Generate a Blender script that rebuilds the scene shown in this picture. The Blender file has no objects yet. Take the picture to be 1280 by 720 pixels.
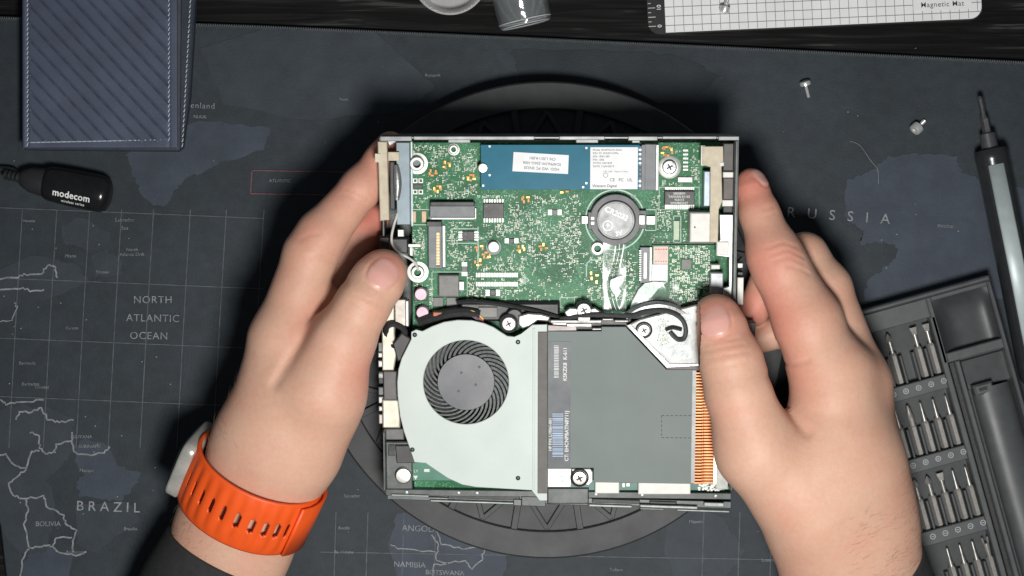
import bpy, math, random
import numpy as np
from mathutils import Vector, Matrix

random.seed(7)
scene = bpy.context.scene
COL = scene.collection

# ------------------------------------------------------------------ camera
CAM_H = 0.90                      # lens 90 cm above the desk mat
K = 0.43e-3 / CAM_H               # metres per photo pixel per metre of distance
cam_d = bpy.data.cameras.new('camera')
cam = bpy.data.objects.new('camera', cam_d)
COL.objects.link(cam)
cam.location = (0, 0, CAM_H)
cam.rotation_euler = (0, 0, 0)
cam_d.sensor_width = 36.0
cam_d.lens = 36.0 / (1280 * K)
cam_d.clip_start = 0.01
cam_d.clip_end = 50
scene.camera = cam

# ------------------------------------------------------------------ light
world = bpy.data.worlds.new('World')
scene.world = world
world.use_nodes = True
wb = world.node_tree.nodes['Background']
wb.inputs['Color'].default_value = (0.80, 0.90, 1.0, 1)
wb.inputs['Strength'].default_value = 0.085

def area_light(name, loc, target, size, power, color):
    d = bpy.data.lights.new(name, 'AREA')
    d.shape = 'DISK'
    d.size = size
    d.energy = power
    d.color = color
    o = bpy.data.objects.new(name, d)
    COL.objects.link(o)
    o.location = loc
    o.rotation_euler = (Vector(target) - Vector(loc)).to_track_quat('-Z', 'Y').to_euler()
    return o
area_light('desk_lamp_light', (0.060, -0.195, 0.70), (0.02, 0.02, 0.0), 0.15, 5.25, (1.0, 0.985, 0.955))

vs = scene.view_settings
vs.view_transform = 'Standard'
vs.look = 'None'
vs.exposure = 0.0
vs.gamma = 1.0
vs.use_curve_mapping = False

# ------------------------------------------------------------------ pixel helpers
def W(px, py, z=0.0):
    d = CAM_H - z
    return Vector(((px - 640) * K * d, (360 - py) * K * d, z))

PC_LOC = W(699, 396, 0.065)
PC_ROT = Matrix.Rotation(math.radians(8), 4, 'X')
PC_M = Matrix.Translation(PC_LOC) @ PC_ROT
PC_I = PC_M.inverted()
_o = PC_I @ Vector((0, 0, CAM_H))
def L(px, py, z):                 # photo pixel -> point on the plane z of the computer's own frame
    d = PC_I.to_3x3() @ Vector(((px - 640) * K, (360 - py) * K, -1))
    t = (z - _o.z) / d.z
    return Vector((_o.x + d.x * t, _o.y + d.y * t, z))
def mm(v): return v * 0.001

# ------------------------------------------------------------------ materials
MATS = {}
def nt_new(name):
    m = bpy.data.materials.new(name)
    m.use_nodes = True
    t = m.node_tree
    b = t.nodes['Principled BSDF']
    return m, t, b
def noise(t, scale, detail=4, rough=0.55, coord='Object'):
    tc = t.nodes.new('ShaderNodeTexCoord')
    n = t.nodes.new('ShaderNodeTexNoise')
    n.inputs['Scale'].default_value = scale
    n.inputs['Detail'].default_value = detail
    n.inputs['Roughness'].default_value = rough
    t.links.new(tc.outputs[coord], n.inputs['Vector'])
    return n
def ramp(t, src, stops):
    r = t.nodes.new('ShaderNodeValToRGB')
    e = r.color_ramp.elements
    while len(e) < len(stops): e.new(0.5)
    for i, (p, c) in enumerate(stops):
        e[i].position = p
        e[i].color = (c[0], c[1], c[2], 1)
    t.links.new(src, r.inputs['Fac'])
    return r
def bump(t, b, height, strength, dist):
    n = t.nodes.new('ShaderNodeBump')
    n.inputs['Strength'].default_value = strength
    n.inputs['Distance'].default_value = dist
    t.links.new(height, n.inputs['Height'])
    t.links.new(n.outputs['Normal'], b.inputs['Normal'])
    return n
def mat(name, col, rough=0.5, metal=0.0, var=0.15, vscale=250, bmp=0.0, bscale=1500, spec=0.5, rvar=0.1):
    if name in MATS: return MATS[name]
    m, t, b = nt_new(name)
    n = noise(t, vscale)
    lo = [max(0, c * (1 - var)) for c in col]
    hi = [min(1, c * (1 + var)) for c in col]
    r = ramp(t, n.outputs['Fac'], [(0.3, lo), (0.7, hi)])
    t.links.new(r.outputs['Color'], b.inputs['Base Color'])
    b.inputs['Metallic'].default_value = metal
    b.inputs['Specular IOR Level'].default_value = spec
    mr = t.nodes.new('ShaderNodeMapRange')
    mr.inputs['To Min'].default_value = max(0.02, rough - rvar)
    mr.inputs['To Max'].default_value = min(1, rough + rvar)
    n2 = noise(t, vscale * 0.37, 6)
    t.links.new(n2.outputs['Fac'], mr.inputs['Value'])
    t.links.new(mr.outputs['Result'], b.inputs['Roughness'])
    if bmp > 0:
        n3 = noise(t, bscale, 3)
        bump(t, b, n3.outputs['Fac'], bmp, 0.0003)
    MATS[name] = m
    return m

# ------------------------------------------------------------------ mesh builder
class MB:
    def __init__(s):
        s.v = []; s.f = []; s.mi = []
    def add(s, vs_, fs, mi=0):
        o = len(s.v)
        s.v.extend([tuple(p) for p in vs_])
        for f in fs:
            s.f.append(tuple(i + o for i in f)); s.mi.append(mi)
    def box(s, a, b, c=0.0, mi=0):
        x0, x1 = sorted((a[0], b[0])); y0, y1 = sorted((a[1], b[1])); z0, z1 = sorted((a[2], b[2]))
        c = min(c, (x1 - x0) * .45, (y1 - y0) * .45, (z1 - z0) * .45)
        if c <= 0:
            v = [(x0,y0,z0),(x1,y0,z0),(x1,y1,z0),(x0,y1,z0),(x0,y0,z1),(x1,y0,z1),(x1,y1,z1),(x0,y1,z1)]
            s.add(v, [(3,2,1,0),(4,5,6,7),(0,1,5,4),(1,2,6,5),(2,3,7,6),(3,0,4,7)], mi); return
        def ring(i, z): return [(x0+i,y0+i,z),(x1-i,y0+i,z),(x1-i,y1-i,z),(x0+i,y1-i,z)]
        v = ring(0, z0) + ring(0, z1 - c) + ring(c, z1)
        f = [(3,2,1,0),(8,9,10,11)]
        for q in range(4):
            w = (q + 1) % 4
            f += [(q, w, 4 + w, 4 + q), (4 + q, 4 + w, 8 + w, 8 + q)]
        s.add(v, f, mi)
    def prism(s, pts, z0, z1, c=0.0, mi=0):
        n = len(pts)
        ar = sum(pts[i][0]*pts[(i+1)%n][1] - pts[(i+1)%n][0]*pts[i][1] for i in range(n))
        if ar < 0: pts = pts[::-1]
        v = [(p[0], p[1], z0) for p in pts] + [(p[0], p[1], z1 - c) for p in pts]
        f = [tuple(range(n))[::-1]]
        for i in range(n):
            j = (i + 1) % n
            f.append((i, j, n + j, n + i))
        if c > 0:
            ins = []
            for i in range(n):
                a, p, b = Vector(pts[i-1][:2]), Vector(pts[i][:2]), Vector(pts[(i+1) % n][:2])
                d1 = (p - a).normalized(); d2 = (b - p).normalized()
                n1 = Vector((-d1.y, d1.x)); n2 = Vector((-d2.y, d2.x))
                m = n1 + n2
                m = m.normalized() if m.length > 1e-6 else n1
                q = p + m * (c / max(0.4, m.dot(n1)))
                ins.append((q.x, q.y, z1))
            v += ins
            for i in range(n):
                j = (i + 1) % n
                f.append((n + i, n + j, 2*n + j, 2*n + i))
            f.append(tuple(range(2*n, 3*n)))
        else:
            f.append(tuple(range(n, 2*n)))
        s.add(v, f, mi)
    def lathe(s, prof, ctr=(0, 0, 0), n=28, mi=0, axis=None, cap=True):
        v = []; f = []
        if axis is not None:
            a = Vector(axis).normalized()
            t = Vector((0, 0, 1)) if abs(a.z) < .9 else Vector((1, 0, 0))
            u = t.cross(a).normalized(); w = a.cross(u)
        else:
            a = Vector((0,0,1)); u = Vector((1,0,0)); w = Vector((0,1,0))
        c = Vector(ctr)
        for r, z in prof:
            for i in range(n):
                th = 2*math.pi*i/n
                v.append(c + u*(r*math.cos(th)) + w*(r*math.sin(th)) + a*z)
        m = len(prof)
        for k in range(m - 1):
            for i in range(n):
                j = (i + 1) % n
                f.append((k*n+i, k*n+j, (k+1)*n+j, (k+1)*n+i))
        if cap:
            if prof[0][0] > 1e-7 and m > 1: f.append(tuple(range(n))[::-1])
            if prof[-1][0] > 1e-7: f.append(tuple(range((m-1)*n, m*n)))
        s.add(v, f, mi)
    def tube(s, pts, r, n=8, mi=0, sub=6):
        P = [Vector(p) for p in pts]
        Q = []
        if sub > 1 and len(P) > 2:
            for i in range(len(P) - 1):
                p0 = P[max(0, i-1)]; p1 = P[i]; p2 = P[i+1]; p3 = P[min(len(P)-1, i+2)]
                for k in range(sub):
                    t = k / sub
                    Q.append(0.5*((2*p1)+(p2-p0)*t+(2*p0-5*p1+4*p2-p3)*t*t+(3*p1-p0-3*p2+p3)*t**3))
            Q.append(P[-1])
        else: Q = P
        v = []; f = []
        up = Vector((0.13, 0.07, 1)).normalized()
        for i, q in enumerate(Q):
            d = (Q[min(i+1, len(Q)-1)] - Q[max(i-1, 0)]).normalized()
            a = d.cross(up)
            a = a.normalized() if a.length > 1e-5 else Vector((1,0,0))
            b = a.cross(d)
            rr = r(i/(len(Q)-1)) if callable(r) else r
            for k in range(n):
                th = 2*math.pi*k/n
                v.append(q + a*(rr*math.cos(th)) + b*(rr*math.sin(th)))
        for i in range(len(Q)-1):
            for k in range(n):
                j = (k+1) % n
                f.append((i*n+k, i*n+j, (i+1)*n+j, (i+1)*n+k))
        f.append(tuple(range(n))[::-1]); f.append(tuple(range((len(Q)-1)*n, len(Q)*n)))
        s.add(v, f, mi)
    def ribbon(s, pts, w, mi=0):
        P = [Vector(p) for p in pts]
        v = []; f = []
        for i, q in enumerate(P):
            d = (P[min(i+1, len(P)-1)] - P[max(i-1, 0)])
            d = Vector((-d.y, d.x, 0))
            d = d.normalized() if d.length > 0 else Vector((1,0,0))
            v += [q + d*(w/2), q - d*(w/2)]
        for i in range(len(P)-1):
            f.append((2*i, 2*i+1, 2*i+3, 2*i+2))
        s.add(v, f, mi)

SHIFT = {}
def shift_of(p):
    while p is not None:
        if p.name in SHIFT: return SHIFT[p.name]
        p = p.parent
    return Vector((0, 0, 0))
def obj(name, mb, mats, parent=None, smooth=False, kind=None, ang=35):
    me = bpy.data.meshes.new(name)
    s = shift_of(parent)
    me.from_pydata([(v[0]-s[0], v[1]-s[1], v[2]-s[2]) for v in mb.v], [], mb.f)
    if not isinstance(mats, (list, tuple)): mats = [mats]
    for m in mats: me.materials.append(m)
    if len(mats) > 1: me.polygons.foreach_set('material_index', mb.mi)
    if smooth:
        me.polygons.foreach_set('use_smooth', [True]*len(me.polygons))
        me.set_sharp_from_angle(angle=math.radians(ang))
    o = bpy.data.objects.new(name, me)
    COL.objects.link(o)
    if parent is not None: o.parent = parent
    if kind: o['kind'] = kind
    return o
def tag(o, label, cat, group=None):
    o['label'] = label; o['category'] = cat
    if group: o['group'] = group
    return o
def thing(name, label, cat, loc=(0,0,0), group=None):
    o = bpy.data.objects.new(name, None)
    COL.objects.link(o)
    o.empty_display_size = 0.01
    o.location = loc
    SHIFT[o.name] = Vector(loc)
    return tag(o, label, cat, group)
def copy_child(src, parent, loc=None, rot=None):
    c = src.copy(); COL.objects.link(c); c.parent = parent
    if loc is not None: c.location = loc
    if rot is not None: c.rotation_euler = rot
    return c
def text_mb(s, size, align='CENTER', bold=0.0, spacing=1.0):
    cu = bpy.data.curves.new('t', 'FONT')
    cu.body = s; cu.size = size; cu.align_x = align; cu.align_y = 'CENTER'
    cu.offset = bold; cu.space_character = spacing; cu.resolution_u = 3
    o = bpy.data.objects.new('t', cu)
    COL.objects.link(o)
    dg = bpy.context.evaluated_depsgraph_get()
    me = bpy.data.meshes.new_from_object(o.evaluated_get(dg))
    v = [tuple(p.co) for p in me.vertices]; f = [tuple(p.vertices) for p in me.polygons]
    bpy.data.objects.remove(o); bpy.data.curves.remove(cu); bpy.data.meshes.remove(me)
    return v, f
def put_text(mb, s, ctr, cap_h, ang=0, align='CENTER', bold=0.0, spacing=1.0, mi=0):
    v, f = text_mb(s, cap_h/0.69, align, bold*cap_h, spacing)
    c, sn = math.cos(ang), math.sin(ang)
    mb.add([(ctr[0]+x*c-y*sn, ctr[1]+x*sn+y*c, ctr[2]) for x, y, z in v], f, mi)
def struct(o): o['kind'] = 'structure'; return o

# ==================================================================  DESK
m, t, b = nt_new('black_wood')
tc = t.nodes.new('ShaderNodeTexCoord'); mp = t.nodes.new('ShaderNodeMapping')
mp.inputs['Scale'].default_value = (6, 130, 130)
mp.inputs['Rotation'].default_value = (0, 0, math.radians(-1.5))
t.links.new(tc.outputs['Object'], mp.inputs['Vector'])
n = t.nodes.new('ShaderNodeTexNoise'); n.inputs['Scale'].default_value = 2.5; n.inputs['Detail'].default_value = 7
n.inputs['Distortion'].default_value = 0.7
t.links.new(mp.outputs['Vector'], n.inputs['Vector'])
r = ramp(t, n.outputs['Fac'], [(0.45, (.004,.004,.004)), (0.6, (.011,.011,.011)), (0.68, (.045,.045,.045))])
t.links.new(r.outputs['Color'], b.inputs['Base Color'])
b.inputs['Roughness'].default_value = 0.6
b.inputs['Specular IOR Level'].default_value = 0.12
bump(t, b, n.outputs['Fac'], 0.5, 0.0006)
WOOD = m
mb = MB(); mb.box((-0.75, -0.5, -0.034), (0.75, 0.5, -0.004), 0.002)
desk = struct(obj('desk', mb, WOOD))

# ==================================================================  DESK MAT with printed map
m, t, b = nt_new('mat_cloth')
n1 = noise(t, 14, 5); n2 = noise(t, 900, 2); n3 = noise(t, 130, 5, .7)
r1 = ramp(t, n1.outputs['Fac'], [(0.3, (.027,.035,.042)), (0.7, (.038,.048,.057))])
r3 = ramp(t, n3.outputs['Fac'], [(0.35, (.82,.82,.82)), (0.75, (1.15,1.15,1.15))])
mx = t.nodes.new('ShaderNodeMix'); mx.data_type = 'RGBA'; mx.blend_type = 'MULTIPLY'; mx.inputs[0].default_value = 1
t.links.new(r1.outputs['Color'], mx.inputs[6]); t.links.new(r3.outputs['Color'], mx.inputs[7])
t.links.new(mx.outputs[2], b.inputs['Base Color'])
b.inputs['Roughness'].default_value = 0.62; b.inputs['Specular IOR Level'].default_value = 0.26
bump(t, b, n2.outputs['Fac'], 0.35, 0.0004)
CLOTH = m
MATROOT = thing('desk_mat', 'dark grey cloth desk mat printed with a world map, stitched edge', 'desk mat', (0, 0, 0))
edge = [(-75, 14), (0, 20), (320, 31), (640, 45), (960, 60), (1280, 76), (1420, 84)]
mb = MB()
pts = [W(x, y)[:2] for x, y in edge] + [W(1420, 900)[:2], W(28, 900)[:2]]
mb.prism(pts, -0.0038, 0.0, 0.0008)
obj('mat_cloth_sheet', mb, CLOTH, MATROOT)
# stitched hem: hundreds of small thread loops
mb = MB(); rnd = random.Random(3)
def on_edge(x):
    for (x0, y0), (x1, y1) in zip(edge, edge[1:]):
        if x0 <= x <= x1: return y0 + (y1-y0)*(x-x0)/(x1-x0)
x = -70
while x < 1400:
    y = on_edge(x)
    p = W(x, y + 1.5, 0.0002); q = W(x + 1.6 + rnd.uniform(-.6,.6), y + 5.2 + rnd.uniform(-1,1), 0.0006)
    e = W(x + 3, y + 1.0, 0.0002)
    mb.tube([p, q, e], 0.00020, 4, sub=1)
    x += 2.9
obj('edge_stitching', mb, mat('hem_thread', (.15,.16,.165), .8), MATROOT, kind='stuff')
def land_mat(name, c):
    m, t, b = nt_new(name)
    n1 = noise(t, 60, 6, .65); n2 = noise(t, 900, 2)
    r1 = ramp(t, n1.outputs['Fac'], [(0.3, [v*.8 for v in c]), (0.7, [v*1.15 for v in c])])
    t.links.new(r1.outputs['Color'], b.inputs['Base Color'])
    b.inputs['Roughness'].default_value = 0.62; b.inputs['Specular IOR Level'].default_value = 0.26
    bump(t, b, n2.outputs['Fac'], 0.35, 0.0004)
    return m
LAND = land_mat('land_print', (.050,.062,.083)); LAND2 = land_mat('land_print_dim', (.040,.050,.060)); LANDD = land_mat('land_print_dark', (.024,.030,.036))
def rough_poly(pts, z, amp=2.0, n=7, seed=1):
    rr = random.Random(seed); out = []
    for i, a in enumerate(pts):
        c = pts[(i+1) % len(pts)]
        for k in range(n):
            t_ = k/n
            out.append(W(a[0]+(c[0]-a[0])*t_+rr.uniform(-amp,amp), a[1]+(c[1]-a[1])*t_+rr.uniform(-amp,amp), z))
    return out
def land(pts, m, seed, z=None, amp=2.0):
    z = .00015 + .00001*seed
    mb = MB(); P = rough_poly(pts, z, amp, 7, seed)
    n_ = len(P); ar = sum(P[i].x*P[(i+1)%n_].y-P[(i+1)%n_].x*P[i].y for i in range(n_))
    if ar < 0: P = P[::-1]
    mb.add(P, [tuple(range(n_))])
    return obj('printed_land', mb, m, MATROOT)
land([(158,193),(165,215),(178,245),(190,256),(209,257),(217,240),(232,222),(255,215),(276,203),(330,188),(340,160),(250,150),(200,165)], LAND, 1)
land([(75,285),(100,270),(138,292),(137,305),(112,312),(80,305)], LAND2, 2)
land([(115,318),(132,312),(152,326),(152,344),(118,345)], LAND2, 3)
land([(105,548),(135,556),(140,568),(146,582),(176,592),(172,604),(150,626),(128,625),(100,620),(96,605),(104,592),(95,580),(92,560)], LAND, 4)
land([(30,700),(45,684),(62,682),(92,697),(84,735),(20,740)], LAND, 5)
land([(-20,345),(40,318),(95,330),(112,352),(60,375),(20,380),(-30,400)], LAND2, 6)
land([(-30,520),(30,505),(92,520),(95,560),(60,600),(70,640),(60,690),(20,690),(-30,600)], LAND2, 7, amp=3)
land([(95,630),(160,628),(175,650),(120,690),(95,680)], LAND2, 21)
land([(497,640),(486,680),(502,735),(628,735),(634,690),(612,660),(560,640)], LAND, 8)
land([(835,640),(870,630),(905,648),(930,690),(900,735),(850,735),(830,690)], LAND2, 9)
land([(1058,226),(1085,215),(1098,206),(1112,196),(1150,192),(1196,195),(1202,216),(1222,222),(1300,240),(1300,370),(1080,378),(1084,350),(1104,336),(1120,322),(1121,308),(1098,302),(1075,306),(1078,290),(1056,268)], LAND, 10)
land([(250,60),(330,36),(470,40),(512,80),(545,110),(500,140),(380,150),(280,130)], LAND2, 11)
land([(640,62),(760,62),(850,70),(900,95),(860,130),(700,125),(650,100)], LANDD, 12)
# graticule, frontiers, lettering
PRINT = mat('print_ink', (.21,.225,.24), .75, var=.4, vscale=400)
PRINT2 = mat('print_ink_bright', (.24,.25,.26), .75, var=.35, vscale=500)
GRIDM = mat('print_grid', (.085,.098,.108), .75, var=.35, vscale=200)
mb = MB()
for xt in (-20, 28, 71, 112, 152, 192, 238, 283, 330):
    mb.ribbon([W(xt, 262, .0004), W(xt-8, 395, .0004), W(xt-17, 560, .0004)], .00050)
for y in (262, 350, 425, 498):
    mb.ribbon([W(-40, y-4, .0005), W(160, y+4, .0005), W(330, y+11, .0005)], .00050)
for xt in (420, 460, 505, 545, 880, 925, 965):
    mb.ribbon([W(xt, 640, .0004), W(xt-3, 735, .0004)], .0005)
mb.ribbon([W(400, 690, .0005), W(1000, 700, .0005)], .0005)
obj('map_grid', mb, GRIDM, MATROOT)
def frontier(pts, w=.0009, z=.0006, amp=1.3, seed=1):
    rr = random.Random(seed); out = []; mb = MB()
    for a, c in zip(pts, pts[1:]):
        for k in range(5):
            t_ = k/5
            out.append(W(a[0]+(c[0]-a[0])*t_+rr.uniform(-amp,amp), a[1]+(c[1]-a[1])*t_+rr.uniform(-amp,amp), z))
    out.append(W(*pts[-1], z)); mb.ribbon(out, w); obj('map_frontier', mb, PRINT, MATROOT)
frontier([(38,540),(48,545),(50,560),(58,568),(68,565),(70,555),(90,551),(90,540)], seed=1)
frontier([(90,551),(92,565),(105,569),(128,567),(137,558)], seed=2)
frontier([(50,563),(38,565),(32,588),(18,597),(10,607),(16,618),(28,624),(55,620),(57,632),(80,645),(82,655),(95,663),(90,685),(92,690)], seed=3)
frontier([(33,625),(35,640),(30,655),(36,685),(55,682),(66,683),(70,672),(90,672)], seed=4)
frontier([(66,683),(75,692),(100,694),(108,690)], seed=5)
frontier([(36,685),(28,700),(24,735)], seed=6)
frontier([(0,570),(8,568),(18,583),(32,585)], seed=7)
frontier([(0,348),(22,347),(30,343),(52,342),(60,331),(68,332),(72,347)], seed=8)
frontier([(20,525),(25,515),(38,515),(52,510),(60,525),(75,528),(92,525)], seed=9)
frontier([(0,500),(8,505),(30,502),(55,500)], seed=10)
frontier([(0,362),(30,360),(40,365),(55,362)], seed=11)
frontier([(0,402),(15,400),(22,385),(18,378)], seed=12, w=.0006)
frontier([(540,668),(548,682),(545,700),(560,704),(582,700),(590,712),(602,700),(606,684),(632,684)], seed=13, w=.0007)
frontier([(545,660),(552,680),(578,686),(606,684)], seed=14, w=.0007)
frontier([(487,682),(500,686),(545,690)], seed=15, w=.0006)
frontier([(540,735),(543,706),(560,704)], seed=16, w=.0006)
def maptext(s, px, py, cap, ang=0, sp=1.0, mi=0, bold=0.0, align='CENTER'):
    mb = MB(); put_text(mb, s, W(px, py, .0008), cap*K*CAM_H, math.radians(ang), align, bold, sp)
    obj('map_lettering', mb, (PRINT, PRINT2)[mi], MATROOT)
maptext('NORTH', 191, 375, 9, 0, 1.1); maptext('ATLANTIC', 191, 398, 9, -1, 1.1); maptext('OCEAN', 186, 420, 9, -1, 1.1)
maptext('BRAZIL', 135, 634, 12, -2, 1.55, 1, .006)
maptext('BOLIVIA', 60, 655, 6, 0, 1.0)
maptext('RUSSIA', 1048, 270, 12.5, -4, 2.6, 1)
maptext('ANGOLA', 525, 661, 7.5, -2, 1.0); maptext('NAMIBIA', 512, 706, 7, -2, 1.0); maptext('BOTSWANA', 556, 716, 6, -2, 1.0)
maptext('Greenland', 244, 132, 7, -2, 1.15); maptext('NUUK', 250, 146, 4, -2)
maptext('Labrador', 156, 275, 4.5); maptext('Sea', 156, 285, 4.5); maptext('North', 165, 312, 4); maptext('Atlantic Drift', 165, 318, 4)
maptext('Reykjavik', 541, 94, 3.6); maptext('Nuuk', 430, 124, 3.4); maptext('IRKUTSK', 1182, 283, 3.6, -3)
maptext('Caracas', 90, 410, 3.5); maptext('GUYANA', 103, 546, 4); maptext('SURINAME', 112, 558, 4); maptext('Macapa', 108, 588, 4)
maptext('Bermuda', 34, 454, 4); maptext('Barbados', 38, 480, 4); maptext('Trinidad', 52, 484, 3.6); maptext('Brasilia', 163, 661, 4)
maptext('Asuncion', 93, 690, 4); maptext('ATLANTIC', 350, 226, 4, -1); maptext('Salvador', 440, 620, 4); maptext('Recife', 430, 660, 4)
maptext('Harare', 850, 640, 4); maptext('Maputo', 870, 652, 4); maptext('Toliara', 770, 712, 4); maptext('Lusaka', 960, 700, 4)
maptext('St. Helena', 430, 690, 4); maptext('Miami', 88, 320, 4); maptext('Nassau', 128, 340, 3.8); maptext('Havana', 36, 276, 3.6)
rr = random.Random(11); mb = MB()
for i in range(26):                                   # town dots
    p = W(rr.uniform(5, 230), rr.uniform(280, 710), .0008)
    mb.lathe([(.0004, 0)], p, 6)
for p in ((185,160),(1102,300),(1108,335),(1198,289),(1121,293),(1145,268),(920,180),(1060,140)):
    q = W(p[0], p[1], .0008); mb.lathe([(.0004, 0)], q, 6)
obj('town_dots', mb, PRINT, MATROOT, kind='stuff')
mb = MB()
z = .0007
P = [W(315, 213, z), W(480, 216, z), W(480, 245, z), W(313, 242, z)]
for i in range(4): mb.ribbon([P[i], P[(i+1) % 4]], .0006)
obj('printed_frame', mb, mat('print_red', (.16,.06,.075), .75, var=.3), MATROOT)
mb = MB(); rr = random.Random(5)
for i in range(70):                                    # lint
    p = W(rr.uniform(0,1280), rr.uniform(60,715), .0010); a = rr.uniform(0,3.1); l = rr.uniform(.0003,.0011)
    mb.tube([p, p + Vector((math.cos(a)*l, math.sin(a)*l, .0001))], .00013, 4, sub=1)
mb.tube([W(1062,176,.001), W(1075,182,.001), W(1088,200,.001), W(1097,212,.001), W(1098,230,.001)], .00010, 4)
obj('lint', mb, mat('lint_fibre', (.35,.35,.34), .9), MATROOT, kind='stuff')

# ==================================================================  TURNTABLE
TT_Z = 0.0180; TT_R = 0.1258; tc0 = W(684, 400, TT_Z)
TT = thing('turntable', 'round black plastic turntable with ribbed lattice under the open computer', 'turntable', (tc0.x, tc0.y, 0))
TTM = mat('turntable_plastic', (.040,.043,.044), .52, var=.15, vscale=120, bmp=.25, bscale=2500, spec=.32)
mb = MB(); mb.lathe([(.098,.0),(.100,.001),(.100,.010),(.096,.0115)], (tc0.x, tc0.y, 0.0), 72)
obj('base', mb, TTM, TT, True)
mb = MB(); R1 = TT_R*.885
mb.lathe([(.02,.0116),(TT_R-.0012,.0116),(TT_R,.0128),(TT_R,TT_Z-.0012),(TT_R-.0010,TT_Z),(R1+.0006,TT_Z),(R1,TT_Z-.0006),(R1,TT_Z-.003),(.0001,TT_Z-.003)], (tc0.x, tc0.y, 0), 160)
obj('plate', mb, TTM, TT, True)
def tp(r, a, z): return (tc0.x + r*math.cos(a), tc0.y + r*math.sin(a), z)
R2 = TT_R*.70
mb = MB(); mb.lathe([(R2-.002,TT_Z-.0029),(R2-.002,TT_Z-.0002),(R2+.002,TT_Z-.0002),(R2+.002,TT_Z-.0029)], (tc0.x,tc0.y,0), 120, cap=False)
obj('lattice_ring', mb, TTM, TT, True)
def bar_mesh(r0, a0, r1, a1, w, z0, z1):
    mb = MB(); p = Vector(tp(r0, a0, 0)); q = Vector(tp(r1, a1, 0)); d = (q-p).normalized(); s = Vector((-d.y, d.x, 0))*w/2
    mb.prism([(p+s)[:2], (p-s)[:2], (q-s)[:2], (q+s)[:2]], z0, z1, .0003); return mb
NS = 20
for i in range(NS):
    a = math.radians(-90) + (i-.5)*2*math.pi/NS; h = math.pi/NS
    obj('lattice_rib', bar_mesh(R2, a, R1+.0003, a, .0035, TT_Z-.0029, TT_Z-.0003), TTM, TT)
    obj('lattice_rib', bar_mesh(R2+.001, a, R1-.0012, a+h, .0026, TT_Z-.0028, TT_Z-.0005), TTM, TT)
    obj('lattice_rib', bar_mesh(R2+.001, a+2*h, R1-.0012, a+h, .0026, TT_Z-.0028, TT_Z-.0006), TTM, TT)

# ==================================================================  MINI PC
PC = thing('mini_computer', 'open mini desktop computer with green circuit board and fan, gripped above the turntable', 'computer', PC_LOC)
PC.rotation_euler = (math.radians(8), 0, 0)
SHIFT[PC.name] = Vector((0, 0, 0))
STEEL = mat('steel', (.34,.35,.35), .38, .7, .2, 400, .5, 400)
STEELD = mat('steel_dark', (.10,.11,.11), .42, .6, .2, 300)
BLKP = mat('black_plastic', (.020,.021,.022), .45, 0, .25, 300, .2, 3000)
CHAS = mat('chassis_paint', (.075,.082,.080), .42, .35, .2, 200, .15, 2500)
CREAM = mat('cream_tape', (.56,.49,.37), .62, 0, .12, 300, .3, 1500)
WHITEP = mat('white_plastic', (.74,.73,.68), .5, 0, .06, 300)
GREYP = mat('grey_plastic', (.17,.18,.19), .5, 0, .12, 300, .1)
SILV = mat('tin', (.50,.51,.48), .45, .45, .15, 900)
GOLD = mat('gold_pad', (.72,.43,.12), .4, .6, .2, 900)
ORNG = mat('orange_part', (.62,.30,.08), .5, .1, .25, 900)
CHIP = mat('chip_black', (.050,.046,.046), .48, 0, .15, 600, .15, 4000)
CHIPG = mat('chip_grey', (.19,.19,.18), .55, 0, .10, 500, .1)
INKW = mat('white_ink', (.70,.72,.70), .6, 0, .1, 900)
INKD = mat('dark_ink', (.10,.10,.11), .7, 0, .2, 900)
PAPER = mat('label_paper', (.80,.81,.82), .55, 0, .04, 200)

ZB = -.0145           # board surface
# --- chassis: tray and four folded walls
c00 = L(474.5, 171, 0); c10 = L(924, 171, 0)
X0, X1 = c00.x, c10.x; Y1 = c00.y; Y0 = Y1 - .1785; ZF = -.034
mb = MB(); mb.box((X0+.0012, Y0+.0012, ZF), (X1-.0012, Y1-.0012, ZF+.0010)); obj('tray_floor', mb, CHAS, PC)
mb = MB()                                             # far wall, with folded lip and cut-outs
mb.box((X0, Y1-.0010, ZF), (X1, Y1, -.0006), .0002)
segs = [(475,515,2.2,0),(517,668,1.6,0),(699,756,1.6,-.3),(785,822,1.9,.7),(828,896,1.2,-.2),(898,924,1.8,.2)]
for a, c, d, dz in segs:
    p = L(a, 172, 0); q = L(c, 172, 0)
    mb.box((p.x, Y1-mm(d), -.0012), (q.x, Y1+.0003, mm(.1+dz)), .0003)
for a, c in ((560,588),(720,748),(790,800)):
    p = L(a, 176, -.002); q = L(c, 176, -.002); mb.box((p.x, Y1-.0032, -.006), (q.x, Y1-.0012, -.0022), .0003)
obj('far_wall', mb, mat('rim_steel', (.20,.21,.205), .42, .5, .35, 90), PC)
mb = MB()                                             # right wall with rolled top
mb.box((X1-.0010, Y0, ZF), (X1, Y1-.0012, -.0003), .0002)
mb.box((X1-.0022, Y0+.0600, -.0022), (X1+.0001, Y1-.0015, -.0001), .0008)
obj('side_wall', mb, CHAS, PC)
mb = MB()
mb.box((X0, Y0, ZF), (X0+.0010, Y0+.030, -.0003), .0002)
mb.box((X0, Y0+.030, ZF), (X0+.0010, Y1-.0012, -.0120), .0002)
obj('side_wall', mb, CHAS, PC)
def nb(a, c, y0, y1, z0, z1, mt, name='front_tab', sl=.033):      # front pieces follow the slightly skewed lip
    mb = MB(); P = [L(x, y + (x-700)*sl, z1) for x, y in ((a,y0),(c,y0),(c,y1),(a,y1))]
    mb.prism([p[:2] for p in P], z0, z1, .0003); return obj(name, mb, mt, PC)
nb(482, 914, 614, 622, -.034, -.0100, CHAS, 'front_ledge', .012)
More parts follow.
